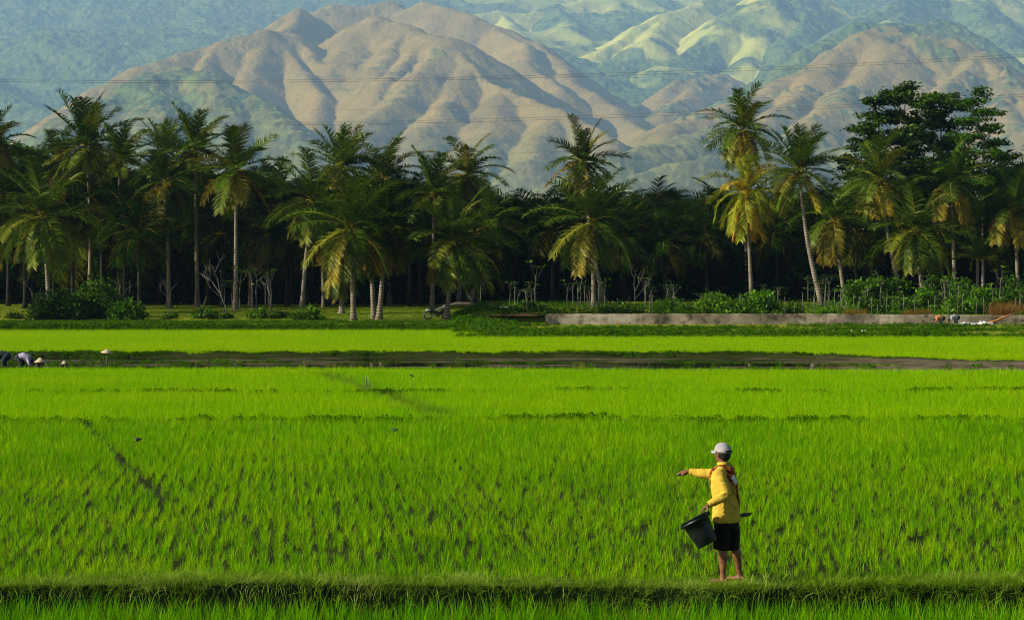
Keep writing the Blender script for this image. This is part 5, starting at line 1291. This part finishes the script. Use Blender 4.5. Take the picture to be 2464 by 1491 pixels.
    # cover mask: brown=0..1, yellow
    nb = fbm(XX / 70, YY / 70, 4); nb2 = fbm(XX / 260 + 7, YY / 260, 4)
    lowg = sst(150, 60, ZZ) if False else (1 - sst(45, 185, ZZ + (nb2 - .5) * 150))
    brown = np.where(kind == 0, 1 - .75 * lowg, 0) + np.where(kind == 3, 1 - .7 * lowg, 0) + np.where(kind == 4, .45, 0) + np.where(kind == 5, .35, 0)
    thr = np.where(kind == 3, .62, np.where(kind == 4, .50, .74)); dots = vnoise(XX / 13 + 3, YY / 13); brown = np.clip(brown + (nb - .5) * .5 * (brown < .9), 0, 1)
    brown = brown * (1 - .85 * sst(thr - .10, thr + .12, nb * .55 + dots * .45))
    yel = np.where(kind == 2, 1.0, 0) * sst(.42, .54, nb2 * .5 + (1 - nb) * .5 + .05)
    yel = yel + np.where((kind == 1) & (DX > 1100), .8, 0) * sst(.60, .66, nb2) * sst(3300, 3800, YY) * .8
    veg = np.clip(1 - brown - yel, 0, 1)
    # crowns of the far trees as real bumps
    tree = (fbm(XX / 8, YY / 9, 2) - .3) * 7 + (vnoise(XX / 17 + 5, YY / 17) - .5) * 7 + (fbm(XX / 60, YY / 60, 2) - .5) * 14
    ZZ = ZZ + veg * tree * sst(20, 60, ZZ + 20) + (1 - veg) * ((fbm(XX / 16, YY / 16, 3) - .5) * 4 - np.abs(fbm(XX / 75 + 8, YY / 110, 3) - .5) * -13 - 1.5)
    ZZ = np.minimum(ZZ, 700 + .1 * (ZZ - 700))
    ZZ = np.where(ZZ < 1, 1 + (ZZ - 1) * .05 - 1.5, ZZ)
    co = np.stack([XX * MS, YY * MS, CH + (ZZ - CH) * MS], -1).reshape(-1, 3); n, m_ = XX.shape
    tint = np.stack([np.clip(brown, 0, 1).ravel(), np.clip(yel, 0, 1).ravel(), nb.ravel()], -1)
    # two objects: front hills and back mountains share one mesh border
    cut = int(np.searchsorted(ys, 3500))
    for nm, s0, s1, lab in (('hills', 0, cut, 'bare brown grassy hills with shaded ravines behind the palms'), ('mountains', cut - 1, n, 'blue hazy forested mountainside with yellow grassy ridges')):
        sub = co.reshape(n, m_, 3)[s0:s1].reshape(-1, 3); nn = s1 - s0; ix = np.arange(nn * m_).reshape(nn, m_)
        qq = np.stack([ix[:-1, :-1], ix[:-1, 1:], ix[1:, 1:], ix[1:, :-1]], -1).reshape(-1, 4)
        me = np_mesh(nm, sub, qq, tint=tint.reshape(n, m_, 3)[s0:s1].reshape(-1, 3))
        tag(mesh_obj(nm, me, M['mount']), lab, kind='structure')
def mount_mat():
    m, nt, out = new_mat('mountain')
    at = nd(nt, 'ShaderNodeAttribute', attribute_name='tint')
    sp = nt.nodes.new('ShaderNodeSeparateColor'); nt.links.new(at.outputs['Color'], sp.inputs[0])
    f = noise(nt, .075 / 3, 6, 'World', .7); f2 = noise(nt, .012 / 3, 4, 'World', .6); f3 = noise(nt, .16 / 3, 3, 'World', .7)
    br = ramp(nt, f2, [(.35, (.20, .135, .026)), (.65, (.31, .205, .042))]); br = mixc(nt, ramp(nt, f3, [(.57, (0, 0, 0)), (.66, (.7, .7, .7))]), br, (.13, .13, .035))
    ye = ramp(nt, f2, [(.35, (.34, .36, .04)), (.65, (.52, .46, .06))])
    fo = ramp(nt, f, [(.38, (.010, .030, .008)), (.5, (.045, .085, .015)), (.62, (.15, .18, .03))]); fo = mixc(nt, ramp(nt, f2, [(.45, (0, 0, 0)), (.62, (.8, .8, .8))]), fo, (.12, .16, .025))
    c = mixc(nt, sp.outputs[0], fo, br); c = mixc(nt, sp.outputs[1], c, ye)
    b = pbsdf(nt, c, .95, .05, f3, .6, 12.0); nt.links.new(b.outputs[0], out.inputs[0]); return m
M['mount'] = mount_mat()
mountain()

# haze
HZ = True
if HZ:
    m = bpy.data.materials.new('haze'); m.use_nodes = True; nt = m.node_tree; nt.nodes.clear(); out = nt.nodes.new('ShaderNodeOutputMaterial')
    v = nt.nodes.new('ShaderNodeVolumePrincipled'); v.inputs['Color'].default_value = (.42, .67, 1.0, 1); v.inputs['Density'].default_value = .000054; v.inputs['Anisotropy'].default_value = 0.1
    nt.links.new(v.outputs[0], out.inputs['Volume'])
    mb = MB(); mb.box((0, 10940, 1165), (13000, 11010, 1175)); o = mb.build('haze', m, smooth=False); tag(o, 'pale blue haze filling the valley air', kind='stuff')

# ------------------------------------------------------------------ light, sky, camera
SUN = Vector((-.85, -.24, .45)).normalized()     # direction towards the sun
el = math.asin(SUN.z); az = math.atan2(SUN.x, SUN.y)
w = bpy.data.worlds.new('World'); sc.world = w; w.use_nodes = True; nt = w.node_tree
bg_ = nt.nodes['Background']; sky = nt.nodes.new('ShaderNodeTexSky'); sky.sky_type = 'NISHITA'; sky.sun_disc = False
sky.sun_elevation = el; sky.sun_rotation = az; sky.air_density = 1.0; sky.dust_density = 1.0
nt.links.new(sky.outputs[0], bg_.inputs[0]); bg_.inputs[1].default_value = .075
L = bpy.data.lights.new('sun', 'SUN'); L.energy = 5.0; L.angle = R(.5); L.color = (1, .93, .80)
lo = bpy.data.objects.new('sun', L); COL.objects.link(lo); lo.rotation_euler = SUN.to_track_quat('Z', 'Y').to_euler()
cam = bpy.data.cameras.new('camera'); co_ = bpy.data.objects.new('camera', cam); COL.objects.link(co_); sc.camera = co_
co_.location = (0, 0, CH); co_.rotation_euler = (R(90), 0, 0); cam.lens = 75; cam.sensor_width = 36; cam.shift_y = -(871.5 - 740) / 2880
cam.clip_start = .1; cam.clip_end = 60000
sc.view_settings.view_transform = 'Standard'; sc.view_settings.look = 'None'; sc.view_settings.gamma = 1; sc.view_settings.exposure = .62
sc.cycles.use_denoising = True; sc.cycles.filter_width = 1.1
sc.cycles.max_bounces = 6; sc.cycles.diffuse_bounces = 3; sc.cycles.transmission_bounces = 3; sc.cycles.volume_bounces = 1; sc.cycles.transparent_max_bounces = 8
